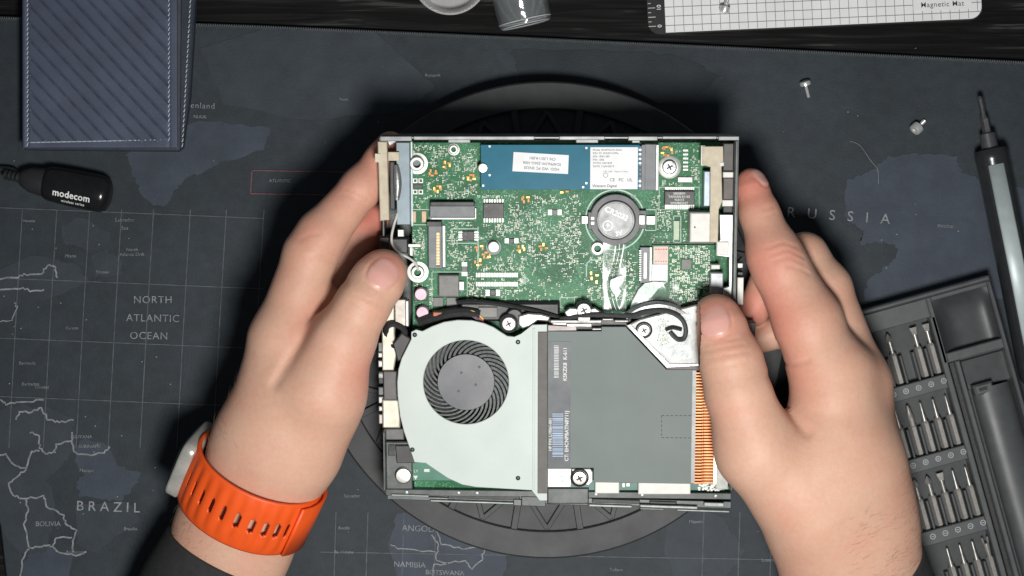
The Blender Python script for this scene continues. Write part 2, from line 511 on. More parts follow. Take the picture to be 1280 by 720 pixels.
nb(484, 914, 621.5, 630, -.034, -.0125, STEELD, 'front_wall', .026)
FLIP = mat('lip_steel', (.26,.28,.27), .42, .5, .2, 300)
for a, c, y0, y1, zt, mt in ((489,536,624.5,627,-.0085,FLIP),(536,560,627,629,-.0100,FLIP),(538,642,630,632.6,-.0100,FLIP),(642,652,626,634,-.0110,STEELD),(652,682,622,634,-.0095,CHAS),(686,735,618,631,-.0085,CHAS),(736,790,629,632,-.0105,FLIP),(800,872,627.5,631,-.0085,FLIP),(800,830,631,634,-.0110,STEELD),(846,912,631.5,634,-.0105,FLIP),(880,905,622,627,-.0090,FLIP)):
    nb(a, c, y0, y1, zt-.0014, zt, mt)
nb(560, 650, 622, 627.5, -.0128, -.0118, BLKP, 'front_slot'); nb(740, 800, 622, 627, -.0128, -.0118, BLKP, 'front_slot'); nb(812, 846, 622.5, 626, -.0128, -.0112, BLKP, 'front_slot')
for a in (508, 573, 596, 712, 745, 803, 895):
    mb = MB(); p = L(a, 618+(a-700)*.012, -.0099); mb.lathe([(.0011,0),(.0010,.0005),(.0001,.0007)], (p.x, p.y, -.0099), 10); obj('front_rivet', mb, FLIP, PC, True)

# --- motherboard
m, t, b = nt_new('pcb_green')
tc = t.nodes.new('ShaderNodeTexCoord')
def vor(scale, feat='F1', dist='EUCLIDEAN', rnd_=1.0):
    v = t.nodes.new('ShaderNodeTexVoronoi'); v.feature = feat
    if feat != 'DISTANCE_TO_EDGE': v.distance = dist
    v.inputs['Scale'].default_value = scale; v.inputs['Randomness'].default_value = rnd_
    t.links.new(tc.outputs['Object'], v.inputs['Vector']); return v
def mth(op, a, c=None, v2=None):
    n_ = t.nodes.new('ShaderNodeMath'); n_.operation = op
    t.links.new(a, n_.inputs[0])
    if c is not None: t.links.new(c, n_.inputs[1])
    if v2 is not None: n_.inputs[1].default_value = v2
    return n_.outputs[0]
def mixc(fac, c1, c2, cc1=None, cc2=None):
    x = t.nodes.new('ShaderNodeMix'); x.data_type = 'RGBA'
    t.links.new(fac, x.inputs[0])
    if c1 is not None: t.links.new(c1, x.inputs[6])
    else: x.inputs[6].default_value = (*cc1, 1)
    if c2 is not None: t.links.new(c2, x.inputs[7])
    else: x.inputs[7].default_value = (*cc2, 1)
    return x.outputs[2]
nb = noise(t, 40, 5)
base = ramp(t, nb.outputs['Fac'], [(0.32, (.009,.098,.036)), (0.52, (.022,.150,.058)), (0.72, (.052,.220,.085))]).outputs['Color']
ve = vor(420, 'DISTANCE_TO_EDGE')
tr = mth('LESS_THAN', ve.outputs['Distance'], v2=.055)
nm = noise(t, 75, 3); msk = mth('GREATER_THAN', nm.outputs['Fac'], v2=.50)
base = mixc(mth('MULTIPLY', tr, msk), base, None, None, (.075,.25,.145))
vc = vor(900, 'F1', 'CHEBYCHEV'); pad = mth('LESS_THAN', vc.outputs['Distance'], v2=.20)
sep = t.nodes.new('ShaderNodeSeparateColor'); t.links.new(vc.outputs['Color'], sep.inputs[0])
nm2 = noise(t, 55, 4, .6); thr = mth('MULTIPLY', nm2.outputs['Fac'], v2=.78)
keep = mth('LESS_THAN', sep.outputs[0], thr)
pad = mth('MULTIPLY', pad, keep)
base = mixc(pad, base, None, None, (.30,.44,.33))
vd = vor(560, 'F1'); via = mth('LESS_THAN', vd.outputs['Distance'], v2=.14)
base = mixc(via, base, None, None, (.012,.06,.035))
t.links.new(base, b.inputs['Base Color'])
b.inputs['Roughness'].default_value = .42; b.inputs['Specular IOR Level'].default_value = .18
hb = mth('ADD', mth('MULTIPLY', pad, v2=1.0), mth('MULTIPLY', tr, v2=.3))
bump(t, b, hb, .5, .0003)
PCB = m
pa = L(514, 178, ZB); pb = L(912, 612, ZB)
mb = MB(); mb.box((pa.x, pb.y, ZB-.0016), (pb.x, pa.y, ZB), .0002)
BOARD = obj('motherboard', mb, PCB, PC)
OCC = []
def occ(x0, y0, x1, y1, g=2): OCC.append((x0-g, y0-g, x1+g, y1+g))
def rbox(mb, x0, y0, x1, y1, z0, z1, c=.0002, mi=0):
    p = L(x0, y0, z1); q = L(x1, y1, z1); mb.box((p.x, q.y, z0), (q.x, p.y, z1), c, mi)
def pbox(name, x0, y0, x1, y1, z0, z1, mt, parent, c=.0002):
    mb = MB(); rbox(mb, x0, y0, x1, y1, z0, z1, c); return obj(name, mb, mt, parent)
def ppoly(name, pts, z0, z1, mt, parent, c=.0002):
    mb = MB(); mb.prism([L(x, y, z1)[:2] for x, y in pts], z0, z1, c); return obj(name, mb, mt, parent)
PXL = .000395
def chip(x0, y0, x1, y1, side, n_, h=.0012, mt=None):
    mb = MB(); z1 = ZB+h; occ(x0-4, y0-5, x1+4, y1+5)
    rbox(mb, x0, y0, x1, y1, ZB+.0001, z1, .00025, 0)
    for i in range(n_):
        f = (i+.5)/n_
        if side == 'tb':
            x = x0+(x1-x0)*f
            for ya, yb in ((y0-5, y0), (y1, y1+5)):
                rbox(mb, x-1.0, ya, x+1.0, yb, ZB+.0001, ZB+.0005, 0, 1)
        else:
            y = y0+(y1-y0)*f
            for xa, xb in ((x0-5, x0), (x1, x1+5)):
                rbox(mb, xa, y-1.0, xb, y+1.0, ZB+.0001, ZB+.0005, 0, 1)
    p = L(x0+4, y0+4, z1); mb.lathe([(.0004, 0)], (p.x, p.y, z1+.00003), 10, 2)
    return obj('chip', mb, [mt or CHIP, SILV, GREYP], BOARD)
chip(604, 254, 630, 273, 'tb', 8, .0018)
chip(578, 289, 593, 301, 'lr', 4, .0015)
chip(831, 239, 868, 256, 'tb', 14, .0032)
chip(852, 324, 864, 336, 'tb', 5, .0009, CHIPG)
chip(577, 333, 584, 340, 'tb', 3, .0008, CHIPG)
chip(612, 362, 620, 370, 'lr', 3, .0008)
chip(636, 298, 643, 304, 'lr', 3, .0008)
chip(690, 262, 697, 269, 'lr', 3, .0008, CHIPG)
mb = MB()
for i, s_ in enumerate(('200385M', 'TAIWAN E1102', 'YL0113', 'WN0882A57')):
    p = L(849, 242 + i*4.0, ZB+.0033); put_text(mb, s_, p, .0011, 0, 'CENTER', .02)
obj('chip_lettering', mb, INKW, BOARD)
# standoffs and screws
def standoff(px, py, ro, ri, zt, hole=True, ring=SILV):
    p = L(px, py, zt); R_ = ro*PXL; r_ = ri*PXL; occ(px-ro, py-ro, px+ro, py+ro, 1)
    mb = MB()
    mb.lathe([(R_, ZB+.00005), (R_, ZB+.0003), (r_*1.35, ZB+.0004), (r_*1.3, zt-.0004), (r_*1.15, zt), (r_*.72, zt)], (p.x, p.y, 0), 32, cap=False)
    mb.lathe([(r_*.72, zt), (r_*.68, zt-.0035), (.00001, zt-.0035)], (p.x, p.y, 0), 32, 1, cap=False)
    return obj('standoff', mb, [ring, STEELD], BOARD, True)
standoff(521, 205, 13.5, 7, ZB+.004)
standoff(522, 341, 13.5, 6.5, ZB+.003)
standoff(747, 311, 9.5, 6.5, ZB+.003)
standoff(567, 187, 7.5, 4.5, ZB+.0015)
def screw(px, py, r_px, zt, parent, mt=STEEL, collar=None, cross=True):
    p = L(px, py, zt); r_ = r_px*PXL
    mb = MB()
    mb.lathe([(r_, zt-.0022), (r_, zt-.0005), (r_*.86, zt), (r_*.45, zt+.0001)], (p.x, p.y, 0), 28, 0)
    if cross:
        for a in (0.5, 0.5+math.pi/2):
            d = Vector((math.cos(a), math.sin(a), 0)); s = Vector((-d.y, d.x, 0))
            c_ = Vector((p.x, p.y, 0)); l = r_*.48; w = r_*.13
            mb.prism([(c_+d*l+s*w)[:2], (c_-d*l+s*w)[:2], (c_-d*l-s*w)[:2], (c_+d*l-s*w)[:2]], zt+.00012, zt+.00018, 0, 1)
    if collar:
        R_ = collar*PXL
        mb.lathe([(R_, zt-.006), (R_, zt-.0012), (R_*.9, zt-.0007), (r_*1.05, zt-.0012)], (p.x, p.y, 0), 28, 2, cap=False)
    return obj('screw', mb, [mt, BLKP, STEELD], parent, True)
screw(837, 209, 9, ZB+.0030, BOARD); occ(822,195,852,223)
mb = MB(); p = L(837, 209, ZB); mb.lathe([(14.5*PXL, ZB+.0001), (14.5*PXL, ZB+.0004), (11*PXL, ZB+.0009), (9*PXL, ZB+.0009)], (p.x,p.y,0), 32, cap=False)
obj('screw_pad', mb, SILV, BOARD, True)
screw(617, 309, 7.5, ZB+.0035, BOARD, SILV, None, False); occ(606,298,628,320)
mb = MB(); p = L(617, 309, ZB+.0002); mb.lathe([(11*PXL, 0), (10*PXL,.0001)], (p.x, p.y, ZB+.0001), 28); obj('screw_pad', mb, mat('pcb_bare', (.02,.10,.06), .4), BOARD)
# M.2 sockets
def socket(x0, y0, x1, y1, vert):
    mb = MB(); occ(x0-3, y0-4, x1+5, y1+4)
    rbox(mb, x0, y0, x1, y1, ZB+.0001, ZB+.0038, .0004, 0)
    if vert:
        rbox(mb, x0+10, y0+9, x1-3, y1-3, ZB+.0038, ZB+.00395, 0, 1)
        for i in range(22):
            y = y0+10+(y1-y0-14)*i/22
            rbox(mb, x0+10.5, y, x1-3.5, y+1.0, ZB+.0039, ZB+.0041, 0, 3)
        rbox(mb, x1, y0+1, x1+4, y1-2, ZB+.0001, ZB+.0016, .0002, 2)
    else:
        rbox(mb, x0+1, y0-2, x1-1, y0+4, ZB+.0038, ZB+.0046, .0004, 1)
        rbox(mb, x0+2, y1, x1, y1+2.5, ZB+.0001, ZB+.0012, .0002, 2)
        rbox(mb, x1-1, y0+6, x1+1.5, y1+2, ZB+.0001, ZB+.002, .0002, 2)
    return obj('card_socket', mb, [GREYP, BLKP, SILV, mat('socket_gold', (.50,.38,.20), .4, .6)], BOARD)
socket(537, 254, 594, 272, False)
socket(535, 281, 553, 336, True)
pbox('socket_cap', 533, 277, 552, 283, ZB, ZB+.0042, BLKP, BOARD)
# comb footprints
def comb(x0, y0, x1, y1, n_):
    mb = MB(); occ(x0, y0, x1, y1)
    for i in range(n_):
        x = x0+(x1-x0)*i/n_
        rbox(mb, x, y0, x+(x1-x0)/n_*.62, y1, ZB+.0001, ZB+.00035, 0, 0)
    return obj('pin_row', mb, SILV, BOARD)
comb(595, 341, 648, 346.5, 26); comb(595, 352.5, 648, 358, 26)
for y in (187,192,197,202,207,211): rb = MB(); rbox(rb, 854, y, 860, y+2.2, ZB+.0001, ZB+.0005, 0); obj('solder_pad', rb, SILV, BOARD)
occ(852,184,862,215)
pbox('crystal', 847, 221, 866, 228.5, ZB, ZB+.0012, SILV, BOARD, .0004); occ(847,221,866,229)
# inductor, capacitors
pbox('inductor', 548, 344, 574, 371, ZB, ZB+.0045, CHIPG, BOARD, .0005); occ(544,340,582,386)
pbox('inductor_terminal', 574, 352, 580, 363, ZB, ZB+.002, SILV, BOARD)
pbox('power_chip', 541, 372, 554, 383, ZB, ZB+.0012, CHIPG, BOARD); pbox('power_chip', 558, 372, 573, 384, ZB, ZB+.0012, CHIPG, BOARD)
PINKCAP = mat('capacitor_top', (.56,.40,.47), .45, .15, .12, 500)
for x, y in ((526, 368), (528, 391)):
    p = L(x, y, ZB+.006); mb = MB(); r_ = 8.0*PXL
    mb.lathe([(r_, ZB), (r_, ZB+.0055), (r_*.9, ZB+.006), (.00001, ZB+.006)], (p.x, p.y, 0), 28, cap=False)
    a = L(x-9, y-8, ZB+.0015); q = L(x+8, y+8, ZB+.0015); mb.box((a.x, q.y, ZB), (q.x, a.y, ZB+.0012), .0003, 1)
    obj('capacitor', mb, [PINKCAP, BLKP], BOARD, True); occ(x-9,y-9,x+9,y+9)
# orange part clusters
rr = random.Random(4)
for cx, cy, n_ in ((541,216,5),(558,206,6),(589,222,6),(547,236,6),(657,249,5),(599,310,4),(608,319,6),(598,328,4),(834,189,10),(651,311,5),(679,309,4),(743,342,2),(743,350,2),(705,238,3)):
    mb = MB()
    for i in range(n_):
        a = i*2*math.pi/n_ + rr.random(); d = 4.2 if n_ < 9 else 6.5
        x = cx+d*math.cos(a); y = cy+d*.8*math.sin(a); w, h = (2.2, 1.3) if rr.random() < .5 else (1.3, 2.2)
        rbox(mb, x-w, y-h, x+w, y+h, ZB+.0001, ZB+.0007, .0001, rr.choice((0, 0, 1)))
    obj('capacitor_cluster', mb, [ORNG, GOLD], BOARD); occ(cx-7, cy-6, cx+7, cy+6)
for x, y in ((519,226),(526,226),(519,240),(526,240)):
    mb = MB(); rbox(mb, x-2.8, y-2.8, x+2.8, y+2.8, ZB+.0001, ZB+.0003, 0, 0); rbox(mb, x-1.6, y-1.6, x+1.6, y+1.6, ZB+.0003, ZB+.0006, 0, 1)
    obj('solder_pad', mb, [SILV, BLKP], BOARD)
pbox('power_chip', 517, 230, 528, 236, ZB, ZB+.0008, CHIP, BOARD); occ(515,222,531,244)
for x in (517, 530): pbox('tantalum_capacitor', x-3, 264, x+3, 278, ZB, ZB+.0012, mat('tan_part', (.62,.42,.28), .5), BOARD)
occ(512,262,536,280)
# --- SSD
ZS = ZB+.0048
SSDM = mat('ssd_blue', (.022,.150,.225), .30, 0, .06, 120, .06, 2500, spec=.07, rvar=.04)
p = L(601, 181, ZS); q = L(799, 237, ZS)
mb = MB(); mb.box((p.x, q.y, ZS-.0010), (q.x, p.y, ZS), .0001)
SSD = obj('ssd_card', mb, SSDM, PC); occ(598,176,826,242)
pbox('ssd_label', 738, 184, 797, 236.5, ZS+.00005, ZS+.0002, PAPER, SSD, 0)
mb = MB(); a, b_, c_, d_ = [L(*p_, ZS+.0002) for p_ in ((642,190),(711,194),(710,217.5),(640.5,214))]
mb.prism([a[:2], b_[:2], c_[:2], d_[:2]], ZS+.00005, ZS+.0002); obj('ssd_label', mb, PAPER, SSD)
pbox('ssd_contact_edge', 797.5, 183, 806, 236, ZS-.0008, ZS-.0001, mat('pcb_blue_edge', (.02,.10,.22), .4), SSD, 0)
mb = MB()
for i in range(9):
    rbox(mb, 798.5, 186+i*5.6, 803.5, 188.5+i*5.6, ZS, ZS+.0003, 0, rr.choice((0,1)))
for x, y in ((733,185),(733,229),(729,234),(612,183),(612,219),(604,232)):
    rbox(mb, x-1.2, y-1.2, x+1.2, y+1.2, ZS, ZS+.0004, 0, 0)
obj('ssd_parts', mb, [SILV, BLKP], SSD, kind='stuff')
mb = MB()
z = ZS+.00024
rot = math.radians(180-3.2)
for i, s_ in enumerate(('HDD: WD PC SN520', 'SDAPNUW-256G-1006', 'CN: L30114-001')):
    put_text(mb, s_, L(677+i*.5, 210.5 - i*6.2, z), .00135, rot, 'CENTER', .01)
for i, (s_, x) in enumerate((('Model: SDAPNUW-256G', 741), ('R/N: PC SN520 NVMe', 741), ('S/N: 19061380', 741), ('P/N: 1006', 741), ('WWN: 5001B44', 741), ('DATE: 31JAN2019', 741))):
    put_text(mb, s_, L(x, 187.5 + i*4.1, z), .00095, 0, 'LEFT', .01)
put_text(mb, '3.3V 2.8A   Made in China', L(754, 214.5, z), .0008, 0, 'LEFT')
put_text(mb, 'CE   FC   UL', L(762, 225, z), .0015, 0, 'LEFT', .015)
put_text(mb, 'Western Digital', L(740.5, 232.5, z), .0013, 0, 'LEFT', .02)
p = L(757, 219, z); mb.lathe([(.0010, 0), (.0012, 0)], (p.x, p.y, z), 20, cap=False)
obj('ssd_lettering', mb, INKD, SSD)
mb = MB(); rbox(mb, 806, 180, 820, 238, ZB, ZS+.0012, .0004, 0); rbox(mb, 820, 181, 823, 238, ZB, ZS-.001, .0002, 1); rbox(mb, 802, 181, 806.5, 238, ZS+.0001, ZS+.0010, .0002, 0)
obj('ssd_socket', mb, [GREYP, SILV], BOARD)
screw(603.5, 210, 6.2, ZS+.0014, SSD, mat('brass_screw', (.66,.60,.50), .35, .9), None, False)
# --- coin cell
BHM = mat('holder_plastic', (.11,.11,.115), .5, 0, .12, 300)
cc = L(769.5, 275, ZB+.004)
mb = MB()
def poly_c(cx, cy, r, n_, z, ph=0): return [(cx + r*math.cos(2*math.pi*i/n_+ph), cy + r*math.sin(2*math.pi*i/n_+ph)) for i in range(n_)]
mb.lathe([(33*PXL, ZB), (33*PXL, ZB+.0038), (32*PXL, ZB+.0042), (25.5*PXL, ZB+.0042), (24.8*PXL, ZB+.002)], (cc.x, cc.y, 0), 56, cap=False)
rbox(mb, 735, 265, 748, 287, ZB, ZB+.0040, .0003); rbox(mb, 796, 263, 808, 286, ZB, ZB+.0040, .0003)
HOLD = obj('battery_holder', mb, BHM, PC, True); occ(727,237,812,314); occ(810,263,820,288)
mb = MB(); mb.lathe([(24.4*PXL, ZB+.0005), (24.4*PXL, ZB+.0046), (23.2*PXL, ZB+.0052), (22.2*PXL, ZB+.0052), (21.6*PXL, ZB+.0050), (.00001, ZB+.0050)], (cc.x, cc.y, 0), 56, cap=False)
obj('coin_cell', mb, mat('cell_steel', (.33,.335,.34), .5, .22, .30, 200), HOLD, True)
mb = MB()
z = ZB+.00506
mb.lathe([(5.6*PXL, 0), (6.5*PXL, 0)], (cc.x-10*PXL, cc.y-7*PXL, z), 24, cap=False)
put_text(mb, '+', (cc.x-10*PXL, cc.y-7*PXL, z), .003)
put_text(mb, 'CR2032', (cc.x+1*PXL, cc.y+8*PXL, z), .0026, math.radians(-25), bold=.01); put_text(mb, '3V', (cc.x+4*PXL, cc.y-17*PXL, z), .0022, math.radians(15))
obj('cell_lettering', mb, mat('cell_ink', (.66,.70,.72), .5, .3), HOLD)
for bx_ in ((799,269,806,281,.004,.0056),(808,270,819,281,.0,.0022),(727,270,735,280,.0,.002),(738.5,271,743,275,.0040,.0043),(738.5,277,743,281,.0040,.0043)):
    pbox('battery_clip', *bx_[:4], ZB+bx_[4], ZB+bx_[5], SILV, HOLD)
mb = MB()                                              # silkscreen outline round the holder
ring = []
for i in range(41):
    a = math.pi*i/40; ring.append((cc.x+37.5*PXL*math.cos(a), cc.y+37.5*PXL*math.sin(a), ZB+.0002))
mb.ribbon(ring, .0007)
mb.ribbon([(x, 2*cc.y-y-.0006, z_) for x, y, z_ in ring], .0007)
def outline(x0, y0, x1, y1, w=.0004):
    P = [L(x, y, ZB+.0002) for x, y in ((x0,y0),(x1,y0),(x1,y1),(x0,y1),(x0,y0))]
    for a, c in zip(P, P[1:]): mb.ribbon([a, c], w)
outline(807,262,820,288); outline(514,262,538,281); outline(597,284,598,336,.0003); outline(565,286,598,304); outline(824,234,874,262,.0003); outline(842,270,851,303)
outline(540,340,584,388,.0003); outline(655,348,660,352); outline(700,372,718,384)
P = [L(*p_, ZB+.0002) for p_ in ((737,325),(775,325),(781,335),(781,350))]; mb.ribbon(P, .0005)
P = [L(*p_, ZB+.0002) for p_ in ((733,345),(733,330),(740,323))]; mb.ribbon(P, .0005)
put_text(mb, 'MX', L(655,351,ZB+.0002), .0022, math.radians(-90)); put_text(mb, '00', L(792,246,ZB+.0002), .0018); put_text(mb, 'J2', L(830,228,ZB+.0002), .0022)
obj('silkscreen', mb, mat('silkscreen_ink', (.50,.64,.55), .6), BOARD, kind='stuff')
# copper trace bundles under the mask
mb = MB()
def bundle(pts, n_, gap, w=.00022):
    for i in range(n_):
        off = (i-n_/2)*gap; P = [L(x+off*.4, y+off, ZB+.00008) for x, y in pts]; mb.ribbon(P, w)
bundle([(640,330),(668,350),(690,366),(735,368),(752,360)], 9, 2.3)
bundle([(700,300),(718,312),(724,330),(724,345)], 7, 2.6)
bundle([(745,285),(722,300),(705,318)], 10, 2.6)
bundle([(560,318),(575,322),(590,318)], 6, 2.4)
bundle([(668,270),(686,290),(712,300)], 8, 2.5); bundle([(820,296),(850,296),(866,290)], 4, 2.4)
bundle([(640,215+50),(650,285),(668,300)], 8, 2.4)
obj('copper_traces', mb, mat('trace_green', (.055,.24,.10), .4, spec=.2), BOARD, kind='stuff')
# --- right hand side: add-on board, stickers, connectors
ZD = ZB+.0022
m2 = PCB.copy(); m2.name = 'pcb_pale'
SUBM = m2
DB = pbox('add_on_board', 815, 306, 893, 392, ZD-.0012, ZD, SUBM, PC, .0001); occ(812,303,925,400,0)
pbox('dark_gap', 815, 303.5, 893, 306, ZB, ZB+.0006, BLKP, BOARD, 0)
pbox('sticker', 817, 308, 835, 330, ZD+.0000, ZD+.0002, mat('sticker_red', (.78,.60,.54), .6, 0, .1), DB, 0)
pbox('sticker', 815, 330.5, 834.5, 353, ZD+.0000, ZD+.0002, PAPER, DB, 0)
mb = MB()
for i in range(5):
    rbox(mb, 819+i*3.2, 311, 821.0+i*3.2, 312.5, ZD+.0002, ZD+.00026, 0)
    rbox(mb, 819+i*3.2, 326, 820.6+i*3.2, 327.3, ZD+.0002, ZD+.00026, 0)
obj('sticker_marks', mb, mat('red_ink', (.55,.14,.10), .6), DB)
rr = random.Random(8); mb = MB()
def smd(mb, x, y, z, ln, wd, hor, rnd_):
    w, h = (ln/2, wd/2) if hor else (wd/2, ln/2)
    body = rnd_.choice((0, 0, 1, 2, 2, 3)); e = ln*.28
    zt = z + rnd_.uniform(.0003, .0006)
    if hor:
        rbox(mb, x-w, y-h, x-w+e, y+h, z, zt, 0, 4); rbox(mb, x+w-e, y-h, x+w, y+h, z, zt, 0, 4); rbox(mb, x-w+e, y-h, x+w-e, y+h, z, zt-.00004, 0, body)
    else:
        rbox(mb, x-w, y-h, x+w, y-h+e, z, zt, 0, 4); rbox(mb, x-w, y+h-e, x+w, y+h, z, zt, 0, 4); rbox(mb, x-w, y-h+e, x+w, y+h-e, z, zt-.00004, 0, body)
SMDM = [mat('smd_tan', (.36,.30,.19), .5), mat('smd_black', (.03,.03,.032), .45), mat('smd_pale', (.24,.33,.23), .5), mat('smd_brown', (.24,.16,.10), .5), mat('smd_tin', (.50,.55,.47), .5, .3, .3, 900)]
for i in range(430):
    x = rr.uniform(837, 888); y = rr.uniform(308, 386)
    if 850 < x < 866 and 322 < y < 338: continue
    x = round(x/3.2)*3.2; smd(mb, x, y, ZD, rr.choice((2.6, 3.2)), 1.6, rr.random() < .5, rr)
obj('surface_parts', mb, SMDM, DB, kind='stuff')
pbox('board_chip', 852, 324, 864, 337, ZD, ZD+.0011, CHIPG, DB)
mb = MB(); rbox(mb, 800, 309, 812, 354, ZB, ZB+.0030, .0003, 0); rbox(mb, 805, 316, 808, 348, ZB+.003, ZB+.0033, 0, 1)
for i in range(14): rbox(mb, 799, 313+i*2.8, 801.5, 314.3+i*2.8, ZB, ZB+.0032, 0, 1)
rbox(mb, 811, 309, 814.5, 354, ZB, ZB+.0020, .0002, 1)
obj('ribbon_connector', mb, [GREYP, SILV], BOARD); occ(797,306,816,356)
pbox('connector', 842, 276, 849, 300, ZB, ZB+.0016, mat('pale_green_part', (.50,.60,.42), .5), BOARD); occ(840,270,852,304)
pbox('port_block', 863, 266, 889, 303, ZB, -.003, WHITEP, PC, .0006); occ(858,262,925,306,0)
mb = MB(); p = L(868.5, 284, -.0029); mb.lathe([(.0005, 0)], (p.x, p.y, -.0029), 10); obj('port_mark', mb, BLKP, PC)
pbox('port_block', 880, 214, 888, 258, ZB, -.0060, mat('blue_grey_metal', (.28,.33,.38), .4, .4), PC, .0004); occ(874,178,925,262,0)
ppoly('tape_strip', [(878,183),(904,183),(904.5,206),(902,209),(903,252),(898.5,262),(897.5,303),(887,303),(888,209),(878,206)], -.0034, -.0022, CREAM, PC, .0003)
pbox('tape_fold', 876.5, 182, 881, 207, -.0062, -.0028, WHITEP, PC, .0002); pbox('tape_fold', 900, 203, 905, 207.5, -.0042, -.0018, WHITEP, PC, .0002)
pbox('port_shell', 904, 179, 917, 214, ZB, -.0035, mat('port_dark', (.06,.055,.05), .45, .2), PC, .0005)
pbox('port_shell', 904, 215, 916.5, 222, ZB, -.0030, WHITEP, PC, .0003)
pbox('port_shell', 904, 222, 917, 250, ZB, -.0040, mat('port_dark2', (.10,.085,.075), .5, .2), PC, .0005)
pbox('port_shell', 903, 250, 916.5, 258, ZB, -.0030, WHITEP, PC, .0003)
pbox('port_shell', 904, 258, 917, 268, ZB, -.0070, BLKP, PC, .0003)
GALV = mat('galvanised', (.42,.43,.42), .40, .7, .15, 300)
ppoly('port_bracket', [(899,268),(918,268),(918,392),(904,392),(904,360),(911,358),(911,322),(895,320),(895,302),(900,300)], -.0048, -.0030, GALV, PC, .0004)
pbox('bracket_tab', 896, 302, 911, 319, -.0046, -.0020, WHITEP, PC, .0004)
pbox('port_shell', 889, 331, 900, 336.5, ZB, -.0055, WHITEP, PC, .0003)
pbox('port_shell', 888, 341, 904, 368, ZB, -.0065, mat('port_grey', (.36,.37,.39), .45, .3), PC, .0005)
pbox('port_shell', 888, 368, 903, 376, ZB, -.0100, BLKP, PC, .0003)
pbox('port_shell', 893, 376, 917, 400, ZB, -.0030, WHITEP, PC, .0004)
# plugs standing proud of the right side
def outpart(name, px0, px1, py0, py1, z0, z1, mt):
    p = L(px0, py0, z1); q = L(px1, py1, z1); mb = MB(); mb.box((max(p.x, X1+.0002), q.y, z0), (max(q.x, X1+.0012), p.y, z1), .0003); return obj(name, mb, mt, PC)
outpart('outer_port', 922, 928.5, 329, 335, -.02, -.010, SILV); outpart('outer_port', 922, 929, 340, 344, -.02, -.010, BLKP)
outpart('outer_port', 922, 929, 347, 381, -.024, -.010, WHITEP); outpart('outer_port', 924, 944, 403, 422, -.026, -.012, BLKP)
# --- left side: antenna bracket and plates
BLUEP = mat('blue_grey_plate', (.19,.24,.27), .45, .25, .12, 150)
pbox('bracket_plate', 495, 178, 513, 281, ZB, -.0058, BLUEP, PC, .0003)
pbox('bracket_edge', 513, 177, 516.5, 283, ZB, ZB+.0020, mat('pale_edge', (.55,.66,.66), .45, .2), PC, .0003)
ppoly('antenna_strip', [(472,177),(483.5,177),(486.5,275),(475,276)], -.0070, -.0010, CREAM, PC, .0004)
pbox('tape_fold', 468.5, 192, 476, 203, -.0050, -.0004, mat('tape_light', (.64,.57,.44), .6), PC, .0002)
pbox('tape_fold', 485, 190, 499, 201, -.0060, -.0040, CREAM, PC, .0002)
pbox('antenna_holder', 487, 202, 494, 262, -.0140, -.0050, BLKP, PC, .0004)
mb = MB(); p = L(495, 206, -.005); q = L(496, 250, -.005)
mb.tube([p, (p+q)/2 + Vector((.0006,0,.0003)), q], lambda s: .0021*(.55+.45*math.sin(math.pi*min(max(s,.02),.98))), 12)
obj('antenna_can', mb, STEEL, PC, True)
ppoly('corner_lip', [(474,172),(515,172),(515,175.5),(497,176),(487,183),(484,176),(474,176)], -.0022, -.0006, STEEL, PC, .0003)
mb = MB()
mb.tube([L(x, y, z_) for x, y, z_ in ((499,258,-.008),(496,270,-.006),(492,283,-.005),(489.5,296,-.005),(491,307,-.005),(499,316,-.006),(512,323,-.008),(519,329,-.009),(523,338,-.011))], .00062, 8)
obj('antenna_cable', mb, mat('white_cable', (.70,.68,.66), .4, .2), PC, True)
pbox('black_socket', 486, 298, 510, 317, ZB, -.007, BLKP, PC, .0006); pbox('black_socket', 474, 296, 488, 326, ZB-.008, -.010, BLKP, PC, .0006)
pbox('socket_label', 497, 287, 505, 296, ZB, -.009, SILV, PC, .0003)
mb = MB(); rbox(mb, 508, 305, 526, 309, ZB, ZB+.0016, .0002); rbox(mb, 512, 309, 516, 320, ZB, ZB+.0016, .0002); obj('metal_clip', mb, SILV, BOARD)
# lower left ports
IVORY = mat('ivory_shell', (.62,.58,.48), .5, .25, .15, 200)
ppoly('port_shell', [(477,383),(493,378),(493,418),(496,440),(492,463),(478,463)], -.020, -.0100, IVORY, PC, .0005)
pbox('port_shell', 493, 374, 508, 408, ZB, -.0080, mat('brown_steel', (.26,.235,.21), .4, .6), PC, .0005); pbox('port_shell', 507, 376, 511, 408, ZB, -.0084, SILV, PC, .0003)
pbox('port_shell', 479, 464, 497, 500, ZB-.004, -.0100, mat('port_grey2', (.10,.095,.095), .5, .2), PC, .0005)
pbox('port_shell', 478, 500, 500, 535, ZB-.004, -.0090, IVORY, PC, .0006)
pbox('port_shell', 478, 536, 505, 550, ZB-.004, -.0110, mat('port_grey3', (.13,.13,.13), .5), PC, .0005)
for y0, y1, mt in ((428,440,STEELD),(441,447,SILV),(451,459,SILV),(464,480,BLKP),(466,473,SILV),(484,494,GREYP),(496,504,SILV),(508,514,SILV),(518,530,mat('port_pinkish',(.42,.36,.35),.4,.4))):
    p = L(468, y0, -.013); q = L(476, y1, -.013); mb = MB(); mb.box((X0-.0030, q.y, -.024), (X0-.0002, p.y, -.013), .0004); obj('outer_port', mb, mt, PC)
pbox('fan_plug', 482, 552, 516, 612, -.030, -.0095, CHAS, PC, .0006)
ppoly('plastic_cover', [(494,557),(513,557),(519,579),(496,579)], -.0095, -.0070, mat('dark_plastic', (.045,.043,.045), .5, 0, .2), PC, .0004)
mb = MB(); rbox(mb, 485, 556, 493, 570, -.0095, -.0085, .0002); rbox(mb, 487, 558, 490, 563, -.0085, -.0080, .0001); obj('plug_detail', mb, BLKP, PC)
